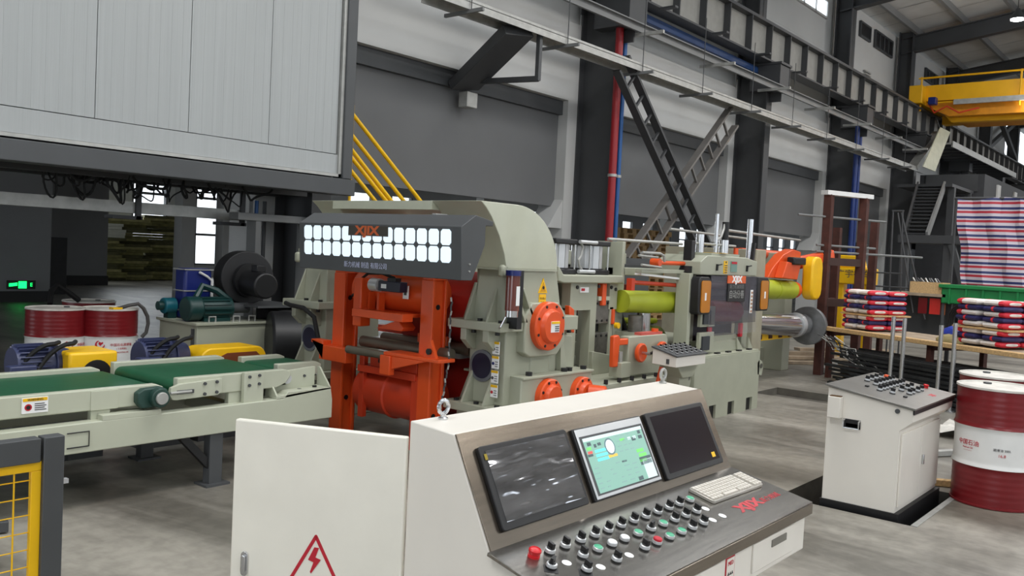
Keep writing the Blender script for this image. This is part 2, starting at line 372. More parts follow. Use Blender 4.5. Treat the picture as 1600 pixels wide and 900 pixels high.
while sx < 60:
    MB(g).box(sx-.06, sx+.06, 8.7, 9.05, 6.58, 6.62).build('tab', steel, g, flat=True); sx += 2.2

ct = thing('cable_tray', 'pale flat cable tray hung in front of the columns along the wall', 'cable tray', (10, 8.75, 5.2))
m = MB(ct); m.box(8.5, 31.4, 8.6, 8.98, 5.2, 5.21); m.box(8.5, 31.4, 8.6, 8.615, 5.1, 5.25); m.box(8.5, 31.4, 8.965, 8.98, 5.1, 5.25); m.build('tray', galv, ct, flat=True)
m = MB(ct); m.beam((31.3, 8.79, 5.15), (34.35, 8.79, 6.85), .38, .04); m.beam((31.3, 8.6, 5.2), (34.35, 8.6, 6.9), .03, .16); m.build('rising_tray', galv, ct, flat=True)
sx = 9.1
while sx < 31:
    MB(ct).box(sx-.02, sx+.02, 8.35, 9.1, 5.05, 5.1).build('cross_bar', steell, ct, flat=True)
    MB(ct).cyl((sx, 8.58, 5.1), (sx, 8.58, 6.6), .008, 6).build('hanger_rod', steel, ct, flat=True); sx += 2.3
c2 = thing('conductor_rail', 'dark slim rail running between the pale cable tray and the girder', 'rail', (10, 8.6, 5.9))
m = MB(c2); m.box(9.2, 34, 8.75, 8.8, 5.86, 5.98); m.box(9.2, 34, 8.68, 8.87, 5.98, 6.0); m.build('rail', steell, c2, flat=True)
sx = 11
while sx < 33:
    MB(c2).box(sx-.025, sx+.025, 8.3, 9.1, 5.8, 5.86).build('support_arm', galv, c2, flat=True); sx += 2.9
c3 = thing('walkway_ceiling', 'sloping grey walkway underside beyond the end of the cable tray', 'walkway', (38, 8.8, 6.4))
m = MB(c3); m.box(34.4, 46, 8.3, 9.6, 6.38, 6.44); m.build('deck', galv, c3, flat=True)
for i in range(12): MB(c3).box(34.6+i, 34.66+i, 8.32, 9.6, 6.28, 6.38).build('joist', steel, c3, flat=True)
MB(c3).box(34.4, 46, 8.28, 8.33, 6.28, 6.5).build('edge_strip', galv, c3, flat=True)

# gutter of blue sheeting above the second tray
tag(MB().beam((14.2, 9.5, 6.5), (20.3, 9.5, 6.45), .2, .16).build('blue_duct', mat('deep_blue_sheet', (24, 60, 110), .5), bevel=.01), 'blue wrapped duct under the girder between the first two columns', 'duct')

# pipes
for y_, x_, m_, l_, c_ in ((9.62, 13.72, redpipe, 'red vertical pipe on the dark steel column', 'pipe'), (9.55, 13.92, bluepipe, 'thin blue vertical pipe right of the red pipe', 'pipe')):
    t = thing('vertical_pipe', l_, c_, (x_, y_, 0)); r = .075 if m_ is redpipe else .045
    y_ = 9.15
    MB(t).cyl((x_, y_-.02, 0), (x_, y_-.02, 8.6), r, 16).build('pipe', m_, t)
    for z in (1.2, 3.2, 5.2, 7.0): MB(t).cyl((x_, y_-.02, z), (x_, y_-.02, z+.05), r+.015, 16).build('clamp', galv, t)
for x_, l_ in ((26.75, 'dark blue riser pipe behind the brown rack'), ):
    tag(MB().cyl((x_, 9.1, 0), (x_, 9.1, 6.2), .07, 12).build('vertical_pipe', mat('navy_pipe', (24, 52, 120), .4)), l_, 'pipe')
tag(MB().cyl((27.05, 9.1, 0), (27.05, 9.1, 6.2), .05, 12).build('vertical_pipe', mat('navy_pipe', (24, 52, 120), .4)), 'thinner dark blue riser pipe right of its neighbour behind the brown rack', 'pipe')

# crossing ladder braces
def brace(p0, p1, wd, name, label, mm, yb):
    t = thing(name, label, 'brace', p0)
    p0 = Vector(p0); p1 = Vector(p1); d = (p1-p0).normalized()
    side = Vector((0, 0, 1)).cross(d); side = Vector((d.z, 0, -d.x))*-1
    if side.x < 0: side = -side
    a0, a1 = p0, p1; b0, b1 = p0+side*wd, p1+side*wd
    MB(t).beam(a0, a1, .16, .05, side).build('rail_member', mm, t, flat=True)
    MB(t).beam(b0, b1, .16, .05, side).build('rail_member', mm, t, flat=True)
    L = (p1-p0).length; n = int(L/.42)
    for i in range(1, n):
        q = p0+d*(L*i/n); MB(t).beam(q, q+side*wd, .05, .04, d).build('rung', mm, t, flat=True)
    return t
brace((17.35, 8.78, 1.2), (13.15, 8.78, 5.03), .42, 'ladder_brace', 'dark ladder-like steel brace sloping down to the right', steel, 0)
brace((14.05, 8.95, 1.7), (18.0, 8.95, 5.15), .48, 'ladder_brace', 'paler ladder-like steel brace sloping down to the left', mat('brace_brownish_steel', (112, 108, 104), .5), 0)

# trapezoid bracket above the gearbox hood
t = thing('diagonal_bracket', 'dark steel box strut with square frame under the left end of the cable tray', 'bracket', (10, 9.5, 4.4))
MB(t).beam((10.55, 10.05, 4.4), (10.35, 8.75, 5.1), .62, .16, (-.1, .5, 1)).build('strut', steel, t, bevel=.01)
m = MB(t); m.beam((10.82, 8.7, 5.15), (10.82, 8.7, 4.42), .07, .07, (1, 0, 0)); m.build('upright', dark, t)
MB(t).beam((10.82, 8.7, 4.45), (10.72, 10.05, 4.5), .08, .08).build('lower_arm', steel, t)
MB(t).box(10.5, 10.75, 9.9, 10.1, 4.05, 4.3).build('junction_box', galv, t, bevel=.01)

# ================= BRIDGE CRANE =================
t = thing('bridge_crane', 'yellow overhead bridge crane with railing at upper right', 'crane', (34, 3, 7.7))
m = MB(t); m.box(33.1, 33.5, -12, 9.0, 7.75, 8.3); m.build('main_girder', craney, t, flat=True)
m = MB(t); m.box(35.6, 36.1, -12, 9.0, 7.3, 8.2); m.build('main_girder', craney, t, flat=True)
m = MB(t); m.prism([(8.7, 7.62), (8.2, 7.05), (-12, 6.85), (-12, 7.4), (8.2, 7.5)], 'x', 33.6, 33.9); m.build('lower_beam', craney, t, flat=True)
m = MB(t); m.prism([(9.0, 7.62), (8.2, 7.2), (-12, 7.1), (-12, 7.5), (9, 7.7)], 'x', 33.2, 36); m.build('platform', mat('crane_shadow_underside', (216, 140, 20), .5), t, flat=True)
MB(t).box(32.6, 36.8, 8.95, 9.4, 7.62, 8.25).build('end_carriage', craney, t, bevel=.03)
for x_ in (32.9, 36.4): MB(t).cyl((x_, 9.12, 7.78), (x_, 9.28, 7.78), .16, 16).build('wheel', dark, t)
m = MB(t); m.cyl((33, -12, 8.62), (33, 9.2, 8.55), .035, 8); m.build('handrail', craney, t)
for i in range(7): MB(t).cyl((33, 9.1-i*3.1, 7.4), (33, 9.1-i*3.1, 8.6), .035, 8).build('railing_post', craney, t)
MB(t).cyl((33, -12, 7.72), (33, 8.6, 7.66), .03, 8).build('lower_rail', craney, t)
MB(t).box(32.9, 33.02, 4.5, 8.0, 7.55, 7.72).build('cable_duct', galv, t)
MB(t).box(32.8, 33.05, 5.2, 5.8, 7.28, 7.36).build('lamp', lampm, t)
MB(t).box(32.6, 32.9, 8.5, 8.75, 7.55, 7.8).build('drive_motor', dblue, t, bevel=.02)
MB(t).tube([(33, 8.8, 7.6), (32.9, 8.6, 7.3), (32.9, 8.2, 7.5), (32.9, 7.8, 7.25), (33, 7.2, 7.4)], .03).build('cable', dorange, t)
# lamp in view
t = thing('high_bay_lamp', 'glaring bell-shaped high bay lamp below the roof', 'lamp', (29.3, 5.54, 9.3))
MB(t).lathe((29.3, 5.54, 9.3), [(.2, 0), (.19, .06), (.09, .22), (.06, .3)], 20).build('housing', dark, t)
MB(t).cyl((29.3, 5.54, 9.27), (29.3, 5.54, 9.3), .18, 20).build('lens', lampm, t)
MB(t).cyl((29.3, 5.54, 9.6), (29.3, 5.54, 10.8), .01, 6).build('cord', black, t)
pl = bpy.data.lights.new('lamp_light', 'POINT'); pl.energy = 100; pl.shadow_soft_size = .2; po = bpy.data.objects.new('lamp_light', pl); COL.objects.link(po); po.location = (29.3, 5.54, 9.15)

# ================= WHITE CABIN =================
t = thing('raised_cabin', 'raised white panelled cabin with dark steel frame at upper left', 'cabin', (3, 9, 2.3))
vx = [-2.6, -.9, .35, 1.6, 2.45, 3.1, 3.9, 4.88, 5.9, 6.9]
vx = [-2.0, -.98, 0, .98, 1.95, 2.92, 3.9, 4.88, 5.87, 6.85]
for i in range(len(vx)-1):
    mm = MB(t); mm.box(vx[i]+.004, vx[i+1]-.004, 8.62, 8.68, 2.8, 5.6)
    o = mm.build('wall_panel', panelw, t, flat=True)
    rb = MB(t); n = 8
    for j in range(n):
        xx = vx[i]+(vx[i+1]-vx[i])*(j+.5)/n; rb.box(xx-.035, xx+.035, 8.6185, 8.62, 2.8, 5.6)
    rb.build('rib', panelw, o, flat=True)
MB(t).box(-2, 6.87, 8.61, 8.68, 2.56, 2.79).build('skirt_panel', panelw, t, flat=True)
MB(t).box(-2, 6.9, 8.58, 8.66, 2.52, 2.555).build('bottom_trim', galv, t, flat=True)
MB(t).box(6.86, 6.9, 8.58, 8.66, 2.52, 5.6).build('corner_trim', galv, t, flat=True)
MB(t).box(6.9, 7.05, 8.55, 8.75, 2.502, 5.6).build('corner_post', dark, t, bevel=.01)
MB(t).box(-2, 7.1, 8.54, 8.76, 2.3, 2.5).build('edge_beam', dark, t, bevel=.01)
MB(t).box(-2, 6.9, 8.77, 9.9, 2.5, 2.56).build('cabin_floor', dark, t, flat=True)
MB(t).box(-2, 6.9, 8.77, 9.9, 5.5, 5.6).build('cabin_roof', dark, t, flat=True)
MB(t).box(6.84, 6.9, 8.77, 9.9, 2.56, 5.5).build('end_wall', panelw, t, flat=True)
for y_ in (9.3, 9.85): MB(t).box(-2, 6.9, y_-.06, y_+.06, 2.28, 2.48).build('floor_beam', steel, t, flat=True)
for i in range(8): MB(t).box(-1.5+i*1.15, -1.4+i*1.15, 8.75, 9.9, 2.38, 2.5).build('floor_joist', steel, t, flat=True)
for x_, y_ in ((5.75, 9.85), (6.35, 9.85), (7.3, 9.1)):
    pass
for x_, y_, w_ in ((-1.2, 9.85, .07), (2.0, 9.85, .05)):
    MB(t).box(x_-w_, x_+w_, y_-w_, y_+w_, .01, 2.3).build('support_post', steel, t, flat=True)
# steel frame at the right end under the cabin
t = thing('door_frame', 'dark steel portal frame under the right end of the cabin', 'frame', (6.8, 9.6, 0))
MB(t).box(6.95, 7.04, 9.3, 9.5, 0, 2.02).build('upright', steell, t, bevel=.006)
MB(t).box(5.95, 6.95, 9.3, 9.5, 1.93, 2.02).build('lintel', steell, t, bevel=.006)
MB(t).box(6.2, 6.28, 9.3, 9.5, 0, 1.93).build('upright', steell, t, bevel=.006)
for x_ in (6.42, 6.5, 6.62): tag(MB().cyl((x_, 9.75, 0), (x_, 9.75, 2.2), .025, 10).build('conduit', {6.42: steell, 6.5: bluepipe, 6.62: steel}[x_]), {6.42: 'grey conduit left of the blue one under the cabin', 6.5: 'blue vertical conduit seen through the portal frame', 6.62: 'dark conduit right of the blue one under the cabin'}[x_], 'pipe')
t = thing('support_beam', 'long pale horizontal duct under the cabin', 'duct', (3, 9.8, 2))
MB(t).box(-2, 6.3, 9.7, 9.82, 1.93, 2.06).build('duct', galv, t, flat=True)
for x_ in (3.1, 4.9, 6.25):
    m = MB(t); m.box(x_-.03, x_+.03, 9.66, 9.7, 1.86, 2.3); m.box(x_-.3, x_+.05, 9.66, 9.86, 1.86, 1.9); m.build('hanger', steel, t, flat=True)
# loose cables
tt = thing('hanging_cables', 'tangle of black cables drooping from under the cabin', 'cables', (4.8, 9.5, 2.2))
for i in range(34):
    x0 = random.choice((4.05, 4.3, 4.5, 5.0, 5.3, 5.5, 5.8))+random.uniform(-.15, .15); x1 = x0+random.uniform(-.35, .5); y0 = random.uniform(9.2, 9.6); sag = random.uniform(.08, .28)
    pts = [(x0+(x1-x0)*k/14+.03*math.sin(k*.6+i), y0+.04*math.sin(k*.4+i), 2.32-sag*math.sin(math.pi*k/14)*(1+.25*math.sin(k*.5+i))) for k in range(15)]
    MB(tt).tube(pts, random.uniform(.008, .016), 6).build('cable', rubber, tt)
# stair with yellow rails at the right end of the cabin
t = thing('yellow_handrails', 'sloping yellow tube handrails of the stair beside the cabin', 'handrail', (7.8, 9.2, 2.2))
for (xa, za, xb, zb2, y_) in ((7.3, 3.42, 8.85, 2.18, 8.95), (7.3, 3.15, 8.6, 2.1, 8.95), (7.3, 2.97, 8.4, 2.05, 8.95), (7.3, 2.88, 8.25, 2.1, 8.96), (7.3, 2.7, 8.05, 2.08, 8.95)):
    MB(t).cyl((xa, y_, za), (xb, y_, zb2), .028, 10).build('rail_tube', yellow, t)
MB(t).cyl((7.35, 8.95, 0), (7.35, 8.95, 3.5), .02, 8).build('rail_post', yellow, t)

# exit sign
t = thing('exit_sign', 'small glowing green exit sign low on the dark wall', 'sign', (8.0, 21.44, .42))
MB(t).box(7.85, 8.45, 21.42, 21.47, .3, .5).build('housing', black, t)
MB(t).box(8.08, 8.25, 21.40, 21.42, .32, .48).build('pictogram', exitg, t)
MB(t).prism([(7.88, .36), (8.05, .38), (8.05, .45), (7.88, .43)], 'y', 21.4, 21.42).build('arrow', exitg, t)
text('E', .12, fY(8.35, 21.4, .4), exitg, t)
# ================= FRONT CONSOLE =================
X0, X1 = 1.85, 3.32
t = con = thing('control_console', 'large white control console with three screens and stainless desk in the foreground', 'console', (2.6, 1.6, 0))
prof = [(1.92, .06), (1.92, 1.17), (1.735, 1.16), (1.575, .846), (1.245, .765), (1.245, .6), (1.5, .43), (1.5, .06)]
MB(t).prism(prof, 'x', X0, X1+.03).build('body', white, t, bevel=.004)
MB(t).box(X0+.03, X1, 1.53, 1.89, 0, .06).build('plinth', black, t)
A = Vector((X0, 1.73, 1.158)); Vd = Vector((0, 1.57-1.73, .846-1.158)).normalized()
P1 = frame(A, (1, 0, 0), -Vd)           # local x right, local y up the slope, z out of the panel
def slab(root, par, fr, poly, z0, z1, name, m, bevel=0):
    q = MB(root); q.M = fr; q.prism([(a, -b) for a, b in poly], 'z', z0, z1); return q.build(name, m, par, bevel=bevel)
slab(t, t, P1, [(-.003, -.002), (1.505, -.002), (1.505, .352), (-.003, .352)], .001, .007, 'screen_panel', inox, .002)
def rrect(a0, b0, a1, b1, r=.012):
    out = []
    for cx, cy, s in ((a1-r, b0+r, -90), (a1-r, b1-r, 0), (a0+r, b1-r, 90), (a0+r, b0+r, 180)):
        for k in range(4): an = math.radians(s+k*30); out.append((cx+r*math.cos(an), cy+r*math.sin(an)))
    return out
m1 = slab(t, t, P1, rrect(.055, .05, .487, .304), .007, .022, 'monitor', black, .003); m1['label'] = 'left monitor under crinkled clear film'
film = mat('crinkled_film_screen', (196, 196, 200), .07, .9, var=.25, scale=3, bump=.9, bscale=1.0, stretch=(1.2, 5, 5))
s1 = slab(t, m1, P1, [(.078, .066), (.472, .066), (.472, .28), (.078, .28)], .0221, .0235, 'screen', film)
m2 = slab(t, t, P1, rrect(.522, .057, .952, .306, .006), .007, .02, 'monitor', black, .003); m2['label'] = 'middle operator panel with lit pale green display'
slab(t, m2, P1, [(.53, .062), (.943, .062), (.943, .301), (.53, .301)], .02, .024, 'bezel', alu, .002)
slab(t, m2, P1, [(.54, .088), (.935, .088), (.935, .29), (.54, .29)], .024, .0245, 'inner_bezel', dark)
disp = mat('display_pale_green', (128, 170, 156), .3, var=0, emit=.34)
slab(t, m2, P1, [(.553, .096), (.923, .096), (.923, .284), (.553, .284)], .0245, .0252, 'screen', disp)
def marks(rects, name, m):
    q = MB(t); q.M = P1
    for a, b, w_, h in rects: q.prism([(a, -b), (a+w_, -b), (a+w_, -b-h), (a, -b-h)], 'z', .0252, .0256)
    o = q.build(name, m, m2); o['kind'] = 'stuff'
em = lambda n, c: mat(n, c, .4, var=0, emit=.26)
marks([(.553, .096, .37, .012), (.815, .125, .02, .01), (.85, .125, .02, .01), (.86, .215, .063, .069)], 'display_blocks', em('disp_pale', (205, 226, 226)))
marks([(.57, .112, .022, .012), (.605, .122, .014, .012), (.628, .12, .02, .01), (.84, .13, .025, .012), (.885, .128, .025, .012), (.89, .11, .018, .012), (.845, .205, .075, .028), (.735, .2, .03, .006), (.8, .268, .03, .014), (.555, .152, .03, .008)], 'display_blocks', em('disp_dark', (70, 88, 92)))
marks([(.6, .142, .075, .01), (.6, .157, .07, .01), (.6, .172, .07, .01)], 'display_blocks', em('disp_cyan', (110, 224, 228)))
marks([(.56, .128, .026, .01), (.765, .125, .03, .008), (.845, .175, .045, .012), (.85, .192, .05, .012), (.845, .212, .045, .01)], 'display_blocks', em('disp_green', (120, 214, 110)))
marks([(.56, .142, .026, .009)], 'display_blocks', em('disp_red', (222, 90, 84)))
marks([(.668, .17, .055, .009)], 'display_blocks', em('disp_orange', (246, 190, 80)))
q = []
for r_ in range(5):
    for c_ in range(6):
        if random.random() < .7: q.append((.56+c_*.045+random.uniform(0, .01), .2+r_*.017, random.uniform(.014, .032), .0035))
for r_ in range(4):
    for c_ in range(3): q.append((.745+c_*.035, .112+r_*.018, .02, .003))
marks(q, 'display_text_rows', em('disp_textgrey', (132, 164, 160)))
qq = MB(t); qq.M = P1; qq.lathe((.695, -.142, .0252), [(.03, 0), (.03, .0006), (.0, .0007)], 28); qq.build('gauge_ring', em('disp_ring', (96, 120, 128)), m2)
qq = MB(t); qq.M = P1; qq.lathe((.695, -.142, .0256), [(.024, 0), (.024, .0006), (.0, .0007)], 28); qq.build('gauge_face', em('disp_white', (226, 240, 240)), m2)
m3 = slab(t, t, P1, rrect(.985, .055, 1.436, .314), .007, .022, 'monitor', black, .003); m3['label'] = 'right monitor, switched off'
slab(t, m3, P1, [(1.012, .072), (1.414, .072), (1.414, .292), (1.012, .292)], .022, .0225, 'screen', screenb)
slab(t, m3, P1, [(1.36, .262), (1.387, .262), (1.387, .282), (1.36, .282)], .0225, .023, 'yellow_tag', yellow)
slab(t, m1, P1, [(.068, .075), (.08, .075), (.08, .093), (.068, .093)], .0236, .0242, 'yellow_tag', mat('dull_yellow', (150, 130, 20), .5))
# desk plate
A2 = Vector((X0, 1.57, .846)); V2 = Vector((0, 1.237-1.57, .769-.846)).normalized(); P2 = frame(A2, (1, 0, 0), -V2)
slab(t, t, P2, [(-.02, -.0), (1.51, -.0), (1.535, .345), (-.02, .345)], .001, .012, 'desk_plate', inoxd, .002)
MB(t).box(X0-.02, X1+.06, 1.228, 1.236, .735, .775).build('desk_lip', inox, t, bevel=.002)
# drawers and plates on the front face
for a, b in ((2.66+.21, 3.23), (2.03, 2.62)):
    dr = MB(t).box(a, b, 1.238, 1.245, .622, .725).build('drawer', white, t, bevel=.002)
    MB(t).box((a+b)/2-.03, (a+b)/2+.1, 1.2345, 1.238, .682, .708).build('slot_handle', mat('slot_dark', (120, 116, 108), .5), dr)
sg = MB(t).box(2.665, 2.73, 1.2425, 1.2452, .645, .725).build('seal_label', redp, t)
MB(t).box(2.67, 2.725, 1.241, 1.2426, .65, .72).build('label_face', white, sg)
text('MED', .02, fY(2.697, 1.2405, .703), redp, sg); text('▲▲▲', .014, fY(2.697, 1.2405, .668), black, sg)
# switches
def at2(u, v, h=.012): return P2 @ Matrix.Translation((u, -v, h))
swb = MB(); swb.lathe((0, 0, 0), [(.0165, 0), (.0165, .005), (.0155, .006), (.0155, .007)], 20); base_b = swb.build('base_ring', black)
sw = MB(); sw.lathe((0, 0, .005), [(.0162, 0), (.0165, .003), (.0155, .009), (.012, .0105)], 24); ring = sw.build('collar', alu)
kn = MB(); kn.prism([(-.0115, -.006), (.0115, -.006), (.0115, .006), (-.0115, .006)], 'z', .014, .018); kn.prism([(-.0125, -.0045), (.0125, -.0045), (.0115, .0045), (-.0115, .0045)], 'z', .016, .033); knob = kn.build('handle', black, bevel=.0015)
kn2 = MB(); kn2.lathe((0, 0, .014), [(.011, 0), (.011, .004), (.009, .005)], 20); knob2 = kn2.build('handle_ring', black)
fl = MB(); fl.lathe((0, 0, .012), [(.0135, 0), (.0135, .004), (.012, .005)], 24); flatg = fl.build('button_cap', mat('pale_green_cap', (70, 170, 130), .35, var=0))
fl = MB(); fl.lathe((0, 0, .012), [(.0135, 0), (.0135, .004), (.012, .005)], 24); flatw = fl.build('button_cap', whitec)
fl = MB(); fl.lathe((0, 0, .012), [(.0145, 0), (.0145, .008), (.012, .01)], 24); flatr = fl.build('button_cap', redp)
dsc = MB(); dsc.lathe((0, 0, .001), [(.0145, 0), (.0145, .0015), (.013, .002)], 24); disc = dsc.build('blank_plug', whitec)
big = MB(); big.lathe((0, 0, 0), [(.021, 0), (.021, .008), (.019, .009), (.019, .014), (.022, .018), (.022, .026), (.018, .03), (.016, .027), (.0, .028)], 28); bigr = big.build('stop_button', mat('red_plastic', (206, 24, 34), .35))
protos = [base_b, ring, knob, knob2, flatg, flatw, flatr, disc, bigr]
def off(root): return Matrix.Translation(-Vector(root.location))
def switch(root, fr, kind, rot=0, s=1):
    M = off(root) @ fr @ Matrix.Rotation(rot, 4, 'Z') @ Matrix.Scale(s, 4)
    if kind == 'd': return inst(disc, root, M, 'blank_plug')
    if kind == 'R': return inst(bigr, root, M, 'stop_button')
    nm = 'selector_switch' if kind == 's' else 'push_button'
    b = inst(base_b, root, M, nm)
    I = Matrix.Identity(4); inst(ring, b, I)
    if kind == 's': inst(knob, b, I); inst(knob2, b, I)
    else: inst({'g': flatg, 'w': flatw, 'r': flatr}[kind], b, I)
    return b
switch(con, at2(.092, .08), 'R', 0, .85)
for i, u in enumerate((.155, .228, .305, .378, .451, .524, .599, .672, .748, .823, .894)): switch(con, at2(u, .089+i*.001), 's', 1.35)
switch(con, at2(.972, .099), 'g')
for u, k in zip((.234, .309, .384, .453, .530, .608, .683, .757, .832, .907, .975), 'sgwwgsgsssd'): switch(con, at2(u, .152+(u-.23)*.015), k, 1.35 if u != .608 else .2)
for u, k in zip((.316, .385, .471, .543, .621, .697, .769, .846, .914, .988), 'sdsrggssdd'): switch(con, at2(u, .218+(u-.3)*.01), k, 1.35)
for u, v, k in ((.092, .145, 's'), (.156, .152, 'd'), (.177, .208, 's'), (.236, .217, 'd')): switch(con, at2(u, v), k, .3 if u < .1 else 1.35)
for u, v in ((.085, .15), (.166, .214)): slab(t, t, P2, [(u-.03, v-.0), (u, v-.028), (u+.03, v), (u, v+.028)], .012, .0128, 'legend_plate', black)
text('XJIX', .06, P2 @ Matrix.Translation((1.2, -.228, .0125)), mat('worn_red_print', (192, 44, 56), .5, var=.15, scale=40), con, bold=.003, sx=1.55)
text('新力机械', .032, P2 @ Matrix.Translation((1.375, -.235, .0125)), mat('worn_red_print', (170, 50, 60), .5), con, sx=1.2)
# eye bolts
for x_ in (1.957, 3.35-.04):
    e = MB(t); e.lathe((x_, 1.885, 1.165), [(.016, 0), (.016, .008), (.009, .012), (.009, .02)], 16)
    ring_pts = [(x_+.021*math.cos(a), 1.885, 1.207+.021*math.sin(a)) for a in [2*math.pi*k/20-math.pi/2 for k in range(21)]]
    e.tube(ring_pts, .0065, 8); e.build('eye_bolt', galv if x_ > 3 else chrome, t)
# open rear door
dd = Vector((1.6-1.85, 2.45-1.92, 0)).normalized(); PD = frame((1.85, 1.925, 0), dd, (0, 0, 1))  # normal = dd x z
q = MB(t); q.M = PD; q.box(0, .592, .1, 1.12, -.012, .012); door = q.build('door', mat('door_white_paint', (236, 232, 220), .35, var=.02), t, bevel=.006)
sgn = -1 if (PD.to_3x3() @ Vector((0, 0, 1))).dot(Vector((0, 0, 1.7))-Vector((1.7, 2.1, 1))) < 0 else 1
def dm(u, z, h=0):  # facing the camera side
    nrm = PD.to_3x3() @ Vector((0, 0, sgn)); o = Vector((1.85, 1.925, 0))+dd*u+Vector((0, 0, z))+nrm*(.0125+h)
    return frame(o, -dd if sgn == 1 else dd, (0, 0, 1)) if (((-dd).cross(Vector((0, 0, 1)))).dot(nrm) > 0) else frame(o, -dd, (0, 0, 1)) @ Matrix.Diagonal((1, 1, -1, 1))
_n = (-dd).cross(Vector((0, 0, 1)))
def dm(u, z, h=0):
    return frame(Vector((1.85, 1.925, 0))+dd*u+Vector((0, 0, z))+_n*(.0125+h), -dd, (0, 0, 1))
q = MB(t); q.M = dm(.538, .655); 
q.prism([(-.011+.022*0, 0)]+[], 'z', 0, .001) if False else None
q.prism(rrect(-.012, -.04, .012, .04, .0115), 'z', 0, .006); q.build('handle_plate', chrome, door, bevel=.001)
q = MB(t); q.M = dm(.538, .655); q.prism(rrect(-.007, -.026, .007, .03, .006), 'z', .006, .016); q.build('handle_lever', chrome, door, bevel=.002)
q = MB(t); q.M = dm(.29, 0, .0003)
def outline(pts, w_):
    n = len(pts)
    for i in range(n): a = Vector((*pts[i], 0)); b = Vector((*pts[(i+1) % n], 0)); q.beam(a, b, w_, .001, (0, 0, 1)); q.cyl(a-Vector((0, 0, .0005)), a+Vector((0, 0, .0005)), w_/2, 12)
outline([(0, .775), (-.105, .59), (.105, .59)], .011)
q.prism([(-.004, .74), (.012, .74), (.001, .708), (.02, .703), (-.012, .655), (-.016, .66), (-.005, .692), (-.024, .698)], 'z', 0, .001)
q.build('lightning_warning_print', redp, door)

# ================= RIGHT CABINET =================
t = cab = thing('control_cabinet', 'white floor cabinet with sloping grey switch desk standing over the floor trench', 'cabinet', (6.8, 2, 0))
XC0, XC1 = 6.27, 7.32
MB(t).prism([(2.22, .04), (2.22, .85), (1.64, .763), (1.64, .68), (1.72, .61), (1.72, .04)], 'x', XC0, XC1).build('body', white, t, bevel=.003)
MB(t).box(XC0-.01, XC1+.01, 1.69, 2.23, -.3, .04).build('plinth', black, t)
A3 = Vector((XC0, 2.23, .86)); V3 = Vector((0, 1.63-2.23, .77-.86)).normalized(); P3 = frame(A3, (1, 0, 0), -V3)
desk_g = mat('cabinet_desk_steel', (134, 132, 128), .34, .6, var=.06)
slab(t, t, P3, [(-.02, -.01), (1.07, -.01), (1.07, .615), (-.02, .615)], -.004, .01, 'desk_plate', desk_g, .002)
MB(t).box(XC0-.012, XC1+.012, 1.628, 1.637, .735, .765).build('desk_lip', black, t)
for a, b in ((6.31, 6.78), (6.79, 7.29)):
    d_ = MB(t).box(a, b, 1.706, 1.72, .075, .585).build('door', white, t, bevel=.003)
    if a > 6.5:
        MB(t).box(a+.03, a+.05, 1.69, 1.706, .3, .37).build('door_handle', chrome, d_, bevel=.003)
hd = MB(t).box(XC0-.006, XC0, 1.98, 2.1, .575, .64).build('handle', black, t, bevel=.002)
MB(t).tube([(XC0-.006, 1.985, .635), (XC0-.03, 1.985, .63), (XC0-.03, 1.985, .58), (XC0-.03, 2.09, .58), (XC0-.03, 2.09, .63), (XC0-.006, 2.09, .635)], .006, 6).build('bail', chrome, hd)
MB(t).box(XC0-.006, XC0-.001, 2.0, 2.08, .585, .61).build('handle_plate', white, hd)
MB(t).cyl((XC0-.012, 1.74, .745), (XC0, 1.74, .745), .016, 16).build('lock', dark, t)
jb = MB(t).box(XC0-.06, XC0, 2.11, 2.2, .64, .79).build('junction_box', white, t, bevel=.004)
MB(t).box(XC0-.05, XC0-.01, 2.115, 2.19, .79, .797).build('open_top_wiring', mat('wiring_brown', (96, 70, 40), .7), jb)
def at3(u, v): return P3 @ Matrix.Translation((u, -v, .01))
rowsC = [(.101, (.594, .702, .815, .933)), (.187, (.517, .61, .70, .79, .875, .96)), (.274, (.319, .409, .486, .577, .664, .75, .836, .918)), (.358, (.345, .576, .732, .842)), (.43, (.52, .602, .744, .851))]
for v, us in rowsC:
    for u in us: switch(cab, at3(u*.93, v), 's', 1.35, 1.25)
switch(cab, at3(.98, .413), 'R', 0, .9)
q = MB(t); q.M = at3(.98, .115); q.lathe((0, 0, 0), [(.02, 0), (.02, .015), (.014, .02)], 20); q.build('indicator_light', orange, t)
q = MB(t); q.M = at3(.315, .45); q.prism(rrect(-.022, -.012, .022, .012, .008), 'z', 0, .01); q.build('key_switch', black, t)
q = MB(t); q.M = at3(.32, .177); q.prism(rrect(-.022, -.012, .022, .012, .008), 'z', 0, .01); q.build('key_switch', black, t)
text('XJIX', .05, P3 @ Matrix.Translation((.72, -.53, .0102)), mat('worn_red_print', (192, 44, 56), .5), cab, bold=.003)

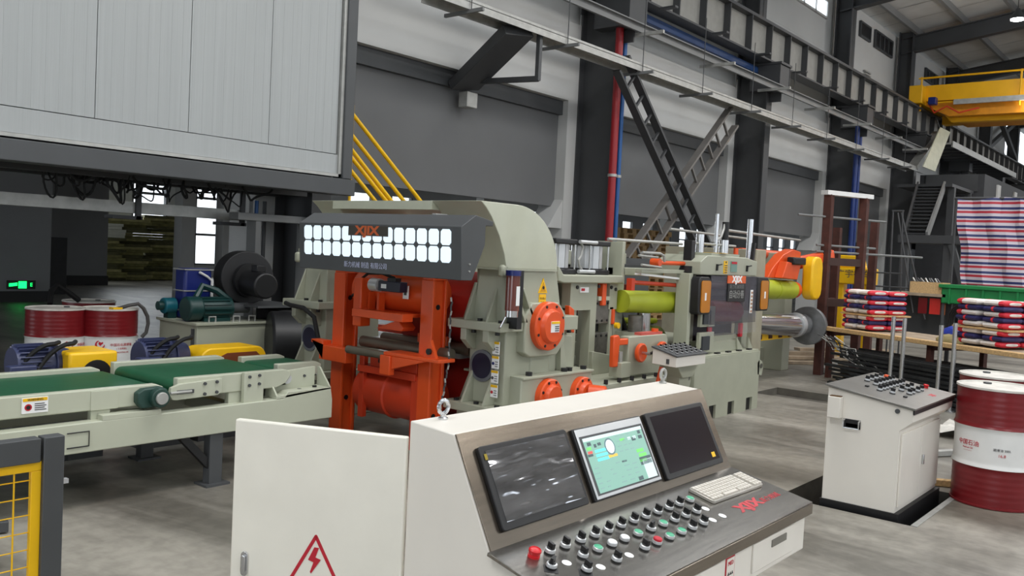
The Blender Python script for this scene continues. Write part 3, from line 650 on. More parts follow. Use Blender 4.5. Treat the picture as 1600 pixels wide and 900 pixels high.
# keyboard resting on the console desk
t = thing('keyboard', 'pale computer keyboard wrapped in clear film on the console desk', 'keyboard', (3.1, 1.45, .82))
PK = P2 @ Matrix.Translation((1.25, -.108, .0125)) @ Matrix.Rotation(-.03, 4, 'Z')
q = MB(t); q.M = PK; q.prism(rrect(-.2, -.056, .2, .056, .01), 'z', 0, .012); kb = q.build('case', mat('keyboard_grey', (176, 172, 164), .25, .3), t, bevel=.002)
km = None
for r_ in range(6):
    for c_ in range(19):
        if c_ in (15,): continue
        if r_ == 5 and 4 <= c_ <= 9:
            if c_ > 4: continue
        if km is None:
            z = MB(); z.box(-.0085, .0085, -.0068, .0068, 0, .006); km = z.build('key', mat('key_cap', (214, 208, 198), .3)); kmd = km.data; bpy.data.objects.remove(km)
        o = bpy.data.objects.new('key', kmd); COL.objects.link(o); o.parent = kb
        wd = 6.0 if (r_ == 5 and c_ == 4) else 1
        o.matrix_local = Matrix.Translation(-Vector(t.location)) @ PK @ Matrix.Translation((-.188+c_*.0208+(.052 if wd > 1 else 0), .042-r_*.0165, .012)) @ Matrix.Diagonal((wd, 1, 1, 1))

# ================= SMALL PENDANT CONSOLE =================
t = thing('pendant_console', 'small white switch box on a grey post in front of the roller stand', 'console', (7.3, 4, 0))
q = MB(t); q.prism([(3.86, .73), (4.11, .74), (4.11, .885), (3.86, .825)], 'x', 7.0, 7.56); q.build('box', white, t, bevel=.004)
PB = frame((7.0, 4.11, .887), (1, 0, 0), Vector((0, .25, .06)))
q = MB(t); q.M = PB; q.box(-.015, .575, -.27, .01, 0, .014); q.build('top_plate', dark, t, bevel=.003)
for r_ in range(4):
    for c_ in range(6): switch(t, PB @ Matrix.Translation((.06+c_*.09, -.04-r_*.06, .014)), 's', 1.2, .85)
MB(t).box(6.99, 7.0, 3.93, 3.96, .755, .80).build('lock', dark, t, bevel=.003)
q = MB(t); q.prism([(7.2, .71), (7.6, .71), (7.5, .6), (7.3, .6)], 'y', 3.95, 4.15); q.box(7.3, 7.48, 3.98, 4.12, 0, .62); q.build('post', grey, t, bevel=.006)
MB(t).box(7.2, 7.6, 3.9, 4.2, 0, .02).build('foot', grey, t)
MB(t).tube([(7.16, 4.1, .7), (7.12, 4.12, .5), (7.2, 4.16, .3), (7.28, 4.1, .05)], .02).build('cable', orange, t)

# ================= SAFETY GATE =================
t = thing('safety_fence_panel', 'dark framed safety fence panel with yellow wire mesh at lower left', 'fence', (.6, 3.4, 0))
YG = 3.4
for (a, b, c, d_) in ((-.9, 1.44, .835, .925), (-.9, 1.44, .05, .13)): MB(t).box(a, b-.075 if b > 1 else b, YG-.029, YG+.029, c, d_).build('frame_bar', dark, t, bevel=.003)
MB(t).box(1.375, 1.45, YG-.03, YG+.03, 0, .925).build('frame_post', dark, t, bevel=.003)
MB(t).box(-.95, -.87, YG-.03, YG+.03, 0, .925).build('frame_post', dark, t, bevel=.003)
for (a, b, c, d_) in ((-.87, 1.375, .8, .835), (-.87, 1.375, .13, .165), (1.34, 1.375, .165, .8), (-.87, -.835, .165, .8)): MB(t).box(a, b, YG-.012, YG+.012, c, d_).build('mesh_frame', yellow, t, bevel=.002)
for i in range(17): MB(t).cyl((1.285-i*.127, YG, .15), (1.285-i*.127, YG, .82), .0032, 6).build('mesh_wire', yellow, t)
for i in range(10): MB(t).cyl((-.86, YG+.004, .765-i*.0655), (1.36, YG+.004, .765-i*.0655), .0026, 6).build('mesh_wire', yellow, t)
MB(t).box(1.45, 1.475, YG-.012, YG+.012, .735, .752).build('latch', alu, t)
# scrap lying on the floor behind the fence
for i, (x_, y_, a, L, nm, lb) in enumerate(((2.0, 5.3, .25, .9, 'steel_bar', 'dark steel bar on the floor behind the fence mesh'), (1.8, 4.75, .2, .8, 'steel_channel', 'rusty steel channel on the floor nearest the fence'), (1.9, 5.9, .3, 1.1, 'steel_bar', 'long black bar on the floor below the conveyor'))):
    d_ = Vector((math.cos(a), -math.sin(a), 0)); p = Vector((x_-.5, y_, .04))
    tag(MB().beam(p-d_*L/2, p+d_*L/2, .07, .06).build(nm, dark, bevel=.004), lb, 'bar')
# ================= CONVEYORS =================
YN, YF = 5.3, 6.36
def bolts(root, par, pts, r=.018, ax=(0, -1, 0), L=.012, m=dark, name='bolt'):
    for p in pts:
        p = Vector(p); MB(root).cyl(p, p+Vector(ax)*L, r, 8).build(name, m, par)
t = thing('conveyor_base_frame', 'long cream lower beam frame carrying both green belt conveyors', 'frame', (2.5, 6, 0))
MB(t).prism([(-1.5, .36), (4.27, .36), (4.27, .5), (4.25, .6), (3.86, .6), (3.82, .55), (-1.5, .52)], 'y', YN, YN+.1).build('side_beam', cream, t, bevel=.006)
MB(t).prism([(-1.5, .36), (4.27, .36), (4.27, .6), (3.86, .6), (3.82, .55), (-1.5, .52)], 'y', YF-.1, YF).build('side_beam', cream, t, bevel=.006)
for x_ in (-1, .5, 2.0, 3.6, 4.2): MB(t).box(x_, x_+.08, YN+.1, YF-.1, .38, .48).build('cross_member', cream, t, bevel=.004)
for x_, y_ in ((3.3, 5.36), (3.3, 6.3), (.2, 5.36), (.2, 6.3)):
    l = MB(t).box(x_-.05, x_+.05, y_-.04, y_+.04, 0, .36).build('leg', dark, t, bevel=.004)
    MB(t).box(x_-.09, x_+.09, y_-.08, y_+.08, 0, .015).build('foot_plate', dark, l)
MB(t).beam((3.06, 5.36, .36), (3.3, 5.36, .1), .05, .05).build('diagonal_brace', black, t)
q = MB(t); q.tube([(2.29, YN-.004, .49), (2.42, YN-.004, .49), (2.42, YN-.004, .4), (2.29, YN-.004, .4)], .004, 6); q.build('slot_outline', black, t)
# raised end bracket
q = MB(t); q.prism([(3.76, .555), (4.2, .6), (4.2, .745), (3.8, .72), (3.76, .7)], 'y', YN+.14, YN+.17); q.prism([(3.76, .55), (4.25, .585), (4.25, .6), (3.76, .57)], 'y', YN, YN+.17); q.prism([(YN, .6), (YN+.16, .6), (YN+.16, .74), (YN+.13, .74)], 'x', 4.235, 4.25); q.prism([(YN, .57), (YN+.16, .57), (YN+.16, .71), (YN+.13, .71)], 'x', 3.76, 3.775)
q.build('end_bracket', cream, t, bevel=.002)
bolts(t, t, [(3.87, YN+.06, .57), (4.0, YN+.06, .583), (4.14, YN+.06, .595)], .017, (0, 0, 1), .018, black)
bolts(t, t, [(3.95, YN+.14, .66), (4.1, YN+.14, .68)], .01, m=dark)

def conveyor(x0, x1, z0, label, first, yn=5.36):
    t = thing('belt_conveyor', label, 'conveyor', ((x0+x1)/2, 6.1, .3))
    zt = z0
    for y0, y1 in ((yn, yn+.06), (6.25, 6.31)):
        MB(t).prism([(x0, zt-.1), (x1-.12, zt-.1), (x1-.04, zt-.07), (x1, zt-.02), (x1, zt+.01), (x1-.05, zt+.03), (x0, zt+.03)], 'y', y0, y1).build('side_rail', cream, t, bevel=.006)
    q = MB(t); n = 10; r = .05
    top = [(x0+r+r*math.cos(a), zt-r+r*math.sin(a)) for a in [math.pi*1.5-math.pi*k/n for k in range(n+1)]] + [(x1+r*math.cos(a), zt-r+r*math.sin(a)) for a in [math.pi/2-math.pi*k/n for k in range(n+1)]]
    q.prism(top, 'y', yn+.08, 6.24); q.build('belt', beltg, t)
    for x_ in (x0+r, x1): MB(t).cyl((x_, yn+.04, zt-r), (x_, 6.27, zt-r), r-.012, 16).build('roller', alu, t)
    for x_ in ((x0+.4, x1-.4) if x1-x0 > .9 else ((x0+x1)/2,)):
        for y_ in (yn+.01, 6.26): MB(t).box(x_-.06, x_+.06, y_, y_+.05, .5, zt-.06).build('stand', cream, t, bevel=.004)
    return t
c1 = conveyor(-1.5, 2.92, .70, 'left green belt conveyor with bearing at its near right corner', True)
# bearing
b_ = MB(c1).prism([(2.72, .63), (2.75, .59), (2.88, .59), (2.92, .62), (2.92, .7), (2.88, .72), (2.76, .715), (2.72, .69)], 'y', 5.3, 5.36).build('bearing_housing', mat('bearing_green', (34, 66, 58), .45), c1, bevel=.008)
MB(c1).cyl((2.85, 5.25, .655), (2.85, 5.36, .655), .062, 24).build('bearing_body', mat('bearing_green', (34, 66, 58), .45), b_, bevel=.006)
MB(c1).cyl((2.85, 5.23, .655), (2.85, 5.25, .655), .04, 20).build('shaft_end', galv, b_, bevel=.004)
MB(c1).box(2.5, 2.88, 5.3, 5.42, .54, .575).build('bearing_mount', cream, c1, bevel=.003)
MB(c1).box(2.45, 2.62, 5.355, 5.362, .6, .72).build('rail_end_plate', cream, c1, bevel=.002)
lb = MB(c1).box(2.055, 2.2, 5.354, 5.36, .625, .715).build('warning_label', whitec, c1)
MB(c1).box(2.06, 2.195, 5.352, 5.354, .695, .713).build('yellow_header', yellow, lb)
text('WARNING', .018, fY(2.128, 5.351, .704), black, lb); q = MB(c1); q.lathe((2.09, 5.354, .66), [(.02, 0), (.02, .002)], 20, (0, -1, 0)); q.build('red_ring', redp, lb)
q = MB(c1); q.lathe((2.09, 5.352, .66), [(.012, 0), (.012, .001)], 16, (0, -1, 0)); q.build('black_dot', black, lb)
for i in range(4): MB(c1).box(2.125, 2.19-.01*(i % 2), 5.352, 5.354, .64+i*.012, .645+i*.012).build('print_line', dark, lb)
c2_ = conveyor(3.02, 3.92, .725, 'right green belt conveyor ending at the orange frame', False)
q = MB(c2_); q.prism([(2.95, .655), (2.97, .62), (3.0, .615), (3.3, .622), (3.33, .64), (3.33, .735), (3.02, .72), (2.96, .7)], 'y', 5.33, 5.36); q.build('take_up_plate', cream, c2_, bevel=.003)
q = MB(c2_); q.box(3.0, 3.12, 5.322, 5.33, .655, .68); q.build('take_up_slot', dark, c2_)
q = MB(c2_); q.cyl((2.95, 5.32, .668), (3.1, 5.32, .668), .009, 8); q.build('take_up_screw', galv, c2_)
bolts(c2_, c2_, [(3.2, 5.33, .71), (3.29, 5.33, .715), (3.2, 5.33, .64), (3.29, 5.33, .645)], .011)
q = MB(c2_); q.box(3.5, 3.66, 5.32, 5.355, .5, .76); q.build('support_plate', cream, c2_, bevel=.003)
bolts(c2_, c2_, [(3.54, 5.32, .73), (3.62, 5.32, .735), (3.54, 5.32, .67), (3.62, 5.32, .675)], .011)
conveyor(4.08, 4.5, .70, 'short green belt roller unit beyond the right conveyor', False, 5.75)

# blue geared motors with yellow guards
def motor(xa, label, glabel, box):
    t = thing('blue_motor', label, 'motor', (xa, 6.7, 0))
    yc = 6.72; z = .71
    q = MB(t); q.cyl((xa, yc, z), (xa+.3, yc, z), .13, 28); q.build('body', blue, t)
    for i in range(14):
        a = math.pi*i/13; q = MB(t); q.beam((xa+.02, yc+.14*math.cos(a), z+.14*math.sin(a)), (xa+.22, yc+.14*math.cos(a), z+.14*math.sin(a)), .006, .03, (0, math.cos(a), math.sin(a))); q.build('cooling_fin', blue, t)
    MB(t).cyl((xa+.26, yc, z), (xa+.4, yc, z), .155, 28, .1).build('flange', blue, t, bevel=.006)
    MB(t).box(xa-.08, xa+.1, yc-.2, yc-.1, .63, .73).build('terminal_box', blue, t, bevel=.01)
    MB(t).box(xa, xa+.35, yc-.1, yc+.1, 0.3, .6).build('pedestal', cream, t)
    MB(t).box(xa-.04, xa+.38, yc-.16, yc+.16, 0, .3).build('pedestal_base', dark, t)
    for k in range(2):
        pts = [(xa-.04+.12*k+.28*s_, yc-.13-.03*k+.02*math.sin(6*s_), +.61+.26*math.sin(min(1, s_*1.15)*math.pi/2)) for s_ in [i/10 for i in range(11)]]
        pts.append((xa+.3+.12*k, yc-.06, .87))
        MB(t).tube(pts, .017, 8).build('cable', rubber, t)
    g_ = thing('chain_guard', glabel, 'guard', (xa+.5, 6.6, .5))
    if box:
        q = MB(g_); q.box(xa+.3, xa+.66, 6.48, 6.86, .62, .81); q.build('cover', yellow, g_, bevel=.02)
        q = MB(g_); q.lathe((xa+.5, 6.48, .64), [(.11, 0), (.11, .006)], 24, (0, -1, 0)); q.build('shaft_hole', black, g_)
        q = MB(g_); q.box(xa+.34, xa+.6, 6.55, 6.8, 0.0, .62); q.build('stand', dark, g_)
    else:
        q = MB(g_); n = 8
        pr_ = [(xa+.42, .62)]+[(xa+.42+.1*(1-math.cos(math.pi/2*k/n)), .68+.1*math.sin(math.pi/2*k/n)) for k in range(n+1)]+[(xa+.95-.0+.1*math.sin(math.pi/2*k/n), .78-.11*(1-math.cos(math.pi/2*k/n))) for k in range(n+1)]+[(xa+1.05, .62)]
        q.prism(pr_, 'y', 6.5, 6.8); q.build('cover', yellow, g_, bevel=.012)
        q = MB(g_); q.prism([(xa+.56, .625), (xa+.58, .7), (xa+.66, .735), (xa+.94, .735), (xa+1.02, .66), (xa+1.02, .625)], 'y', 6.49, 6.505); q.build('opening', mat('rusty_opening', (120, 58, 24), .7), g_)
        q = MB(g_); q.box(xa+.45, xa+.95, 6.55, 6.75, 0.0, .62); q.build('stand', dark, g_)
motor(2.5, 'blue finned motor with black cable left of the box-shaped yellow guard', 'box-shaped yellow chain guard beside the left belt', True)
motor(3.44, 'blue finned motor with black cable behind the right belt', 'rounded yellow chain guard beside the right belt', False)

# ================= DRUMS =================
def drum(x, y, rot, label, group, logo, hose=False):
    t = thing('oil_drum', label, 'drum', (x, y, 0)); R_ = .288
    def prof(z0, z1, edge0, edge1):
        out = []; n = max(2, int((z1-z0)/.012))
        for i in range(n+1):
            z = z0+(z1-z0)*i/n; r = R_
            for c, a, w_ in ((.30, .010, .014), (.585, .010, .014)):
                r += a*math.exp(-((z-c)/w_)**2)
            if .62 < z < .83: r += .0009*math.sin((z-.62)/.21*math.pi*10)
            if .05 < z < .27: r += .0009*math.sin((z-.05)/.22*math.pi*10)
            out.append((r, z))
        return out
    q = MB(t); q.lathe((x, y, 0), [(.28, .0), (.294, .004), (.294, .018)]+prof(.02, .295, 0, 0), 48); q.build('lower_shell', drumr, t)
    q = MB(t); q.lathe((x, y, 0), prof(.296, .585, 0, 0), 48); q.build('middle_shell', drumw, t)
    q = MB(t); q.lathe((x, y, 0), prof(.586, .862, 0, 0), 48); q.build('upper_shell', drumr, t)
    q = MB(t); q.lathe((x, y, 0), [(R_-.002, .862), (.296, .865), (.296, .88), (.286, .882), (.280, .868), (.15, .866), (.001, .866)], 48); lid = q.build('lid', drumt, t)
    q = MB(t); q.lathe((x+.16, y+.12, .866), [(.03, 0), (.03, .012), (.02, .014)], 16); q.build('bung', dark, lid)
    def on(th, z, h=.0015):
        c_, s_ = math.cos(th), math.sin(th); return Matrix(((-s_, 0, c_, x+c_*(R_+h)), (c_, 0, s_, y+s_*(R_+h)), (0, 1, 0, z), (0, 0, 0, 1)))
    if logo:
        ms = t.children; sh = [c for c in ms if c.name.startswith('middle')][0]
        def bent(o):  # wrap lettering round the drum
            for v in o.data.vertices:
                p = v.co; u = p.x; p2 = p.copy(); r = R_+.0022+p.z; th = rot+u/R_; v.co = (r*math.cos(th), r*math.sin(th), p.y)
        def btext(s_, size, u, z, m_):
            o = text(s_, size, Matrix.Translation(Vector((u, z, 0))+Vector(t.location)), m_, sh, 'drum_lettering'); bent(o)
        if logo == 'A':
            btext('中国石油', .044, -.1, .46, redp); btext('KunLun Oil', .018, -.1, .425, redp); btext('————', .018, -.1, .405, redp)
            btext('润滑油 200L', .022, .14, .44, dark); btext('16.8', .03, .14, .4, redp)
        else:
            q = MB(t); n = 14
            pts = [(.05*math.cos(a), .05*math.sin(a)) for a in [math.radians(110+250*k/n) for k in range(n+1)]]; pin = [(.036*math.cos(a)+.006, .034*math.sin(a)+.008) for a in [math.radians(110+250*k/n) for k in range(n+1)]][::-1]
            for k in range(n):
                q.prism([pts[k], pts[k+1], pin[n-k-1], pin[n-k]], 'z', 0, .001)
            q.prism([(-.012, .01), (.005, -.01), (.035, .02), (.03, .035), (.012, .026), (0, .036), (-.012, .028)], 'z', 0, .001)
            for i in range(len(q.v)): q.v[i] = Vector((q.v[i].x-0+t.location.x-.12+.0, q.v[i].y+t.location.y+.50, q.v[i].z+t.location.z))
            o = q.build('drum_emblem', redp, sh); 
            bent(o)
            btext('长 城', .032, -.12, .42, redp); btext('中国石化润滑油', .034, .1, .5, redp); btext('( 工业用油 )', .022, .1, .46, redp); btext('LUBRICATING OIL', .02, .1, .42, redp)
    return t
cdir = lambda x, y: math.atan2(-y, -x)
drum(7.38, 1.33, cdir(7.38, 1.33)-.35, 'red and white oil drum standing nearest at the right edge', None, 'A')
drum(8.2, 1.5, cdir(8.2, 1.5)-.6, 'red and white oil drum half hidden behind the nearest right-hand drum', None, 'A')
drum(4.0, 9.6, cdir(4, 9.6)+.85, 'left red and white oil drum of the front pair under the cabin', None, 'B')
drum(4.5, 9.45, cdir(4.6, 9.5)+.12, 'right red and white oil drum with a grey hose under the cabin', None, 'B')
drum(4.75, 10.5, cdir(4.7, 10.3), 'oil drum hidden behind the front pair under the cabin', None, None)
t = thing('drum_hose', 'grey curved hose hooked over the rim of the right drum under the cabin', 'hose', (4.7, 9.3, .8))
MB(t).tube([(4.5, 9.25, .885), (4.58, 9.2, .92), (4.68, 9.18, .94), (4.74, 9.18, .89), (4.79, 9.18, .8), (4.8, 9.18, .72), (4.78, 9.18, .62), (4.74, 9.2, .57)], .02, 10).build('hose', mat('hose_grey', (72, 70, 68), .5), t)
MB(t).box(4.42, 4.52, 9.2, 9.3, .87, .9).build('yellow_clip', yellow, t)
tag(MB().tube([(4.1, 10.0, .88), (4.15, 10.1, 1.02), (4.25, 10.2, 1.08), (4.4, 10.2, .98), (4.5, 10.2, .9)], .03, 8).build('cable_bundle', rubber), 'black cable bundle lying over the rear drum', 'cable')

# ================= HYDRAULIC TANK, BLOWER =================
t = thing('hydraulic_tank', 'grey oil tank box carrying a green pump motor behind the belts', 'tank', (5.2, 9, 0))
MB(t).box(5.05, 5.95, 8.6, 9.4, .02, .74).build('tank_body', grey, t, bevel=.01)
MB(t).box(5.02, 6.0, 8.57, 9.43, .74, .77).build('tank_lid', grey, t, bevel=.004)
MB(t).box(5.03, 5.05, 8.65, 8.69, .1, .7).build('level_gauge', dark, t)
for x_ in (5.2, 5.5, 5.7): MB(t).tube([(x_, 8.62, .77), (x_, 8.62, .83), (x_+.08, 8.62, .83), (x_+.08, 8.62, .77)], .01, 6).build('lid_handle', galv, t)
for x_ in (5.1, 5.85):
    for y_ in (8.65, 9.35): MB(t).box(x_-.04, x_+.04, y_-.04, y_+.04, 0, .03).build('foot', dark, t)
t2 = thing('pump_motor', 'dark green electric motor lying on the grey oil tank', 'motor', (5.2, 8.75, .77))
MB(t2).cyl((5.0, 8.78, .91), (5.17, 8.78, .91), .135, 24).build('fan_cover', teal, t2, bevel=.02)
MB(t2).cyl((5.17, 8.78, .91), (5.54, 8.78, .91), .115, 24).build('body', teal, t2)
for i in range(16):
    a = math.pi*2*i/16; MB(t2).beam((5.18, 8.78+.12*math.cos(a), .91+.12*math.sin(a)), (5.5, 8.78+.12*math.cos(a), .91+.12*math.sin(a)), .006, .02, (0, math.cos(a), math.sin(a))).build('cooling_fin', teal, t2)
MB(t2).cyl((5.54, 8.78, .91), (5.78, 8.78, .91), .06, 16).build('coupling', dark, t2)
MB(t2).box(5.18, 5.5, 8.68, 8.88, .77, .81).build('foot', teal, t2)
MB(t2).tube([(5.2, 8.9, 1.02), (5.3, 8.95, 1.15), (5.45, 8.9, 1.1), (5.6, 8.85, .98)], .04).build('hose', teal, t2)
t2 = thing('blue_cooler_box', 'tall dark blue cooler box with silver bands on the grey oil tank', 'tank', (4.98, 9.15, .79))
MB(t2).box(5.16, 5.5, 9.08, 9.3, .77, 1.34).build('body', dblue, t2, bevel=.03)
for z in (.86, 1.08, 1.32): MB(t2).box(5.15, 5.51, 9.07, 9.31, z, z+.012).build('band', galv, t2)
MB(t2).tube([(5.32, 9.05, 1.3), (5.42, 9.05, 1.25), (5.48, 9.05, 1.2), (5.48, 9.05, .85)], .014).build('white_hose', drumw, t2)
t2 = thing('small_pump', 'small teal pump left of the blue cooler box', 'pump', (4.8, 9, .79))
MB(t2).cyl((5.0, 9.25, .91), (5.14, 9.25, .91), .09, 20).build('body', mat('bright_teal', (20, 96, 110), .4), t2, bevel=.01)
MB(t2).cyl((4.94, 9.25, .91), (5.0, 9.25, .91), .05, 16).build('hub', teal, t2)
MB(t2).box(5.04, 5.14, 9.2, 9.3, .77, .84).build('foot', teal, t2)
t = thing('blower', 'black centrifugal blower with round housing on a black base', 'blower', (5.9, 8.7, 0))
MB(t).cyl((5.93, 9.2, 1.25), (5.85, 8.9, 1.25), .31, 40).build('fan_housing', mat('blower_black', (34, 34, 36), .5), t, bevel=.01)
MB(t).cyl((5.85, 8.9, 1.2), (5.8, 8.45, 1.18), .15, 28).build('motor_body', black, t, bevel=.02)
MB(t).cyl((5.85, 8.9, 1.22), (5.85, 8.85, 1.22), .2, 28).build('mount_ring', black, t)
MB(t).box(5.77, 5.89, 8.6, 8.72, 1.33, 1.41).build('terminal_box', black, t, bevel=.01)
MB(t).box(6.02, 6.4, 8.5, 9.0, 0, .93).build('base_duct', black, t, bevel=.05)
MB(t).box(5.7, 6.4, 8.45, 9.2, .93, .95).build('shelf', dark, t)
t = thing('main_drive_motor', 'big black finned drive motor below the blower', 'motor', (6.2, 8.1, 0))
MB(t).cyl((5.75, 8.3, .55), (6.15, 8.1, .55), .36, 36).build('end_bell', black, t, bevel=.03)
MB(t).cyl((6.1, 8.12, .55), (6.7, 7.82, .55), .33, 36).build('body', black, t)
for i in range(22):
    a = math.pi*2*i/22; d_ = Vector((.6, -.3, 0)).normalized(); s_ = Vector((.3, .6, 0)).normalized(); o_ = s_*math.cos(a)+Vector((0, 0, 1))*math.sin(a)
    p = Vector((6.12, 8.11, .55))+o_*.345; MB(t).beam(p, p+d_*.55, .012, .05, o_).build('cooling_fin', black, t)
MB(t).box(5.9, 6.7, 7.85, 8.3, 0, .22).build('foot', black, t)

# ================= LIGHT BOX =================
t = thing('sign_light_box', 'dark grey light box with two rows of white panes under the machine hood', 'sign', (4.6, 5.1, 1.7))
Y0, Y1 = 4.18, 6.03
pf = [(4.455, 1.485), (4.57, 1.485), (4.69, 1.74), (4.69, 1.88), (4.77, 1.88), (4.77, 1.915), (4.58, 1.95), (4.435, 1.86)]
MB(t).prism([(a, b) for a, b in pf], 'y', Y0, Y1).build('housing', dark, t, bevel=.004)
MB(t).box(4.3, 5.0, 4.5, 4.55, 1.6, 1.65).build('mount', dark, t) if False else None
dx = lambda z: 4.455-(z-1.485)*(.02/.375)
for r_, (z0, z1) in enumerate(((1.727, 1.84), (1.602, 1.717))):
    for c_ in range(14):
        ya = Y1-.072-c_*.1215; yb = ya-.101
        q = MB(t); ch = .018
        pl_ = [(ya, z0+ch), (ya, z1-ch), (ya-ch, z1), (yb+ch, z1), (yb, z1-ch), (yb, z0+ch), (yb+ch, z0), (ya-ch, z0)]
        n = len(pl_); vs = [(dx(z)-.004, y, z) for y, z in pl_]+[(dx(z)+.004, y, z) for y, z in pl_]
        q.add(vs, [tuple(range(n)), tuple(range(2*n-1, n-1, -1))]+[(i, i+n, (i+1) % n+n, (i+1) % n) for i in range(n)]); q.build('lit_pane', lit, t, flat=True)
lp = MB(t).box(dx(1.8)-.008, dx(1.8)-.002, 4.93, 5.39, 1.77, 1.846).build('logo_plate', mat('logo_plate_dark', (58, 54, 46), .5), t)
text('XJIX', .092, fX(dx(1.8)-.0085, 5.17, 1.808), mat('logo_copper', (196, 92, 42), .5), lp, bold=.004, sx=1.5)
text('新力机械 制造 有限公司', .052, fX(dx(1.54)-.001, 5.2, 1.54), mat('pale_violet_print', (176, 180, 206), .5), t, sx=.92)
bolts(t, t, [(4.53, Y0, 1.6), (4.53, Y0, 1.55)], .006, m=galv)
MB(t).box(4.6, 4.72, 4.6, 4.64, 1.9, 1.96).build('bracket', galv, t)
# braces from box to hood
MB(t).beam((4.69, 4.4, 1.78), (5.02, 4.7, 1.62), .03, .03).build('support_arm', grey, t)
MB(t).beam((4.69, 5.8, 1.78), (5.02, 6.8, 1.62), .03, .03).build('support_arm', grey, t)

# ================= GEARBOX HOUSING (bridge machine) =================
t = gb = thing('calender_machine', 'tall pale grey machine with rounded hood and orange round bearing caps', 'machine', (5.6, 5.7, 0))
def arch(x0, x1, zb, zt, inset=0):
    out = [(x0, zt)]
    n = 14
    # top run then quarter ellipse on the right
    xr, zr = .56, .5
    out.append((x1-xr, zt))
    for k in range(1, n+1):
        a = math.pi/2*(1-k/n); out.append((x1-xr+xr*math.cos(a), zt-zr+zr*math.sin(a)))
    out.append((x1, zb)); return out
outer = arch(4.87, 5.86, 1.57, 2.075)
left = [(5.2, 1.57), (5.17, 1.68), (5.1, 1.82), (5.0, 1.96), (4.93, 2.03)]
MB(t).prism(outer+left, 'y', 4.4, 4.92).build('hood_end', mat('hood_cream', (186, 188, 168), .3, var=.03, coat=.2), t, bevel=.008)
MB(t).prism(outer+left, 'y', 6.15, 6.45).build('hood_end', mat('hood_cream', (186, 188, 168), .3, var=.03), t, bevel=.03)
shell = arch(4.87, 5.86, 1.57, 2.075)[:-1]; inner = [(max(4.87, x-.05) if z < 2.07 else x, z-.05) for x, z in shell][::-1]
MB(t).prism(shell[:9]+[(x, z-.07) for x, z in shell[:9]][::-1], 'y', 4.92, 6.15).build('hood_top', mat('hood_cream', (186, 188, 168), .3, var=.03), t)
MB(t).box(5.2, 5.86, 4.398, 4.93, 1.555, 1.572).build('hood_seam', grey, t, flat=True)
def stand(y0, near):
    y1 = y0+.5
    p = MB(t).prism([(5.3, 1.13), (5.98, 1.13), (5.95, 1.3), (5.88, 1.56), (5.28, 1.56)], 'y', y0+.02, y0+.38).build('upper_body', grey, t, bevel=.008)
    # concave front saddle and cheeks
    MB(t).prism([(y0+.02, 1.13), (y0+.38, 1.13), (y0+.36, 1.34), (y0+.34, 1.5), (y0+.34, 1.56), (y0+.02, 1.56)], 'x', 5.26, 5.3).build('front_saddle', grey, t, bevel=.008)
    MB(t).box(5.16, 5.24, y0, y0+.06, 1.5, 1.6).build('lug', grey, t, bevel=.02)
    MB(t).box(5.16, 5.24, y0+.36, y0+.42, 1.5, 1.6).build('lug', grey, t, bevel=.02)
    MB(t).box(5.14, 6.16, y0-.02, y1+.05, 1.07, 1.14).build('upper_plate', grey, t, bevel=.006)
    MB(t).prism([(5.28, .47), (5.98, .47), (5.94, 1.07), (5.28, 1.07)], 'y', y0+.04, y0+.42).build('lower_body', grey, t, bevel=.008)
    MB(t).box(5.14, 6.3, y0-.02, y1+.06, .4, .47).build('lower_plate', grey, t, bevel=.006)
    MB(t).box(5.2, 6.3, y0+.06, y0+.46, 0, .4).build('pedestal', grey, t, bevel=.006)
    for zb, h in ((.47, .26), (1.14, .3)):
        for yy in (y0+.14, y0+.37):
            MB(t).prism([(5.15, zb), (5.3, zb), (5.3, zb+h), (5.27, zb+h)], 'y', yy-.011, yy+.011).build('gusset', grey, t, bevel=.003)
        MB(t).prism([(y0+.38, zb), (y0+.53, zb), (y0+.42, zb+h), (y0+.38, zb+h)], 'x', 5.3, 5.325).build('gusset', grey, t, bevel=.003)
    for yy in (y0+.14, y0+.38): MB(t).prism([(5.15, 1.07), (5.28, 1.07), (5.28, .9), (5.24, .9), (5.15, .98)], 'y', yy-.03, yy+.03).build('lug', grey, t, bevel=.003)
    MB(t).lathe((5.28, y0+.27, .77), [(.13, 0), (.13, .012), (.105, .016), (.105, .01), (.001, .01)], 36, (-1, 0, 0)).build('window_ring', mat('ring_grey', (108, 112, 118), .4), t)
    MB(t).lathe((5.269, y0+.27, .77), [(.103, 0), (.103, .004)], 36, (-1, 0, 0)).build('round_window', navy, t)
    bolts(t, t, [(5.19, y0+.02, 1.14), (5.19, y0+.24, 1.14), (5.19, y0+.02, .47), (5.19, y0+.24, .47), (5.19, y0+.46, .47)], .022, (0, 0, 1), .02, black)
    bolts(t, t, [(5.19, y0+.05, 1.07), (5.19, y0+.3, 1.07)], .02, (0, 0, -1), .03, black)
stand(4.4, True)
stand(6.66, False)
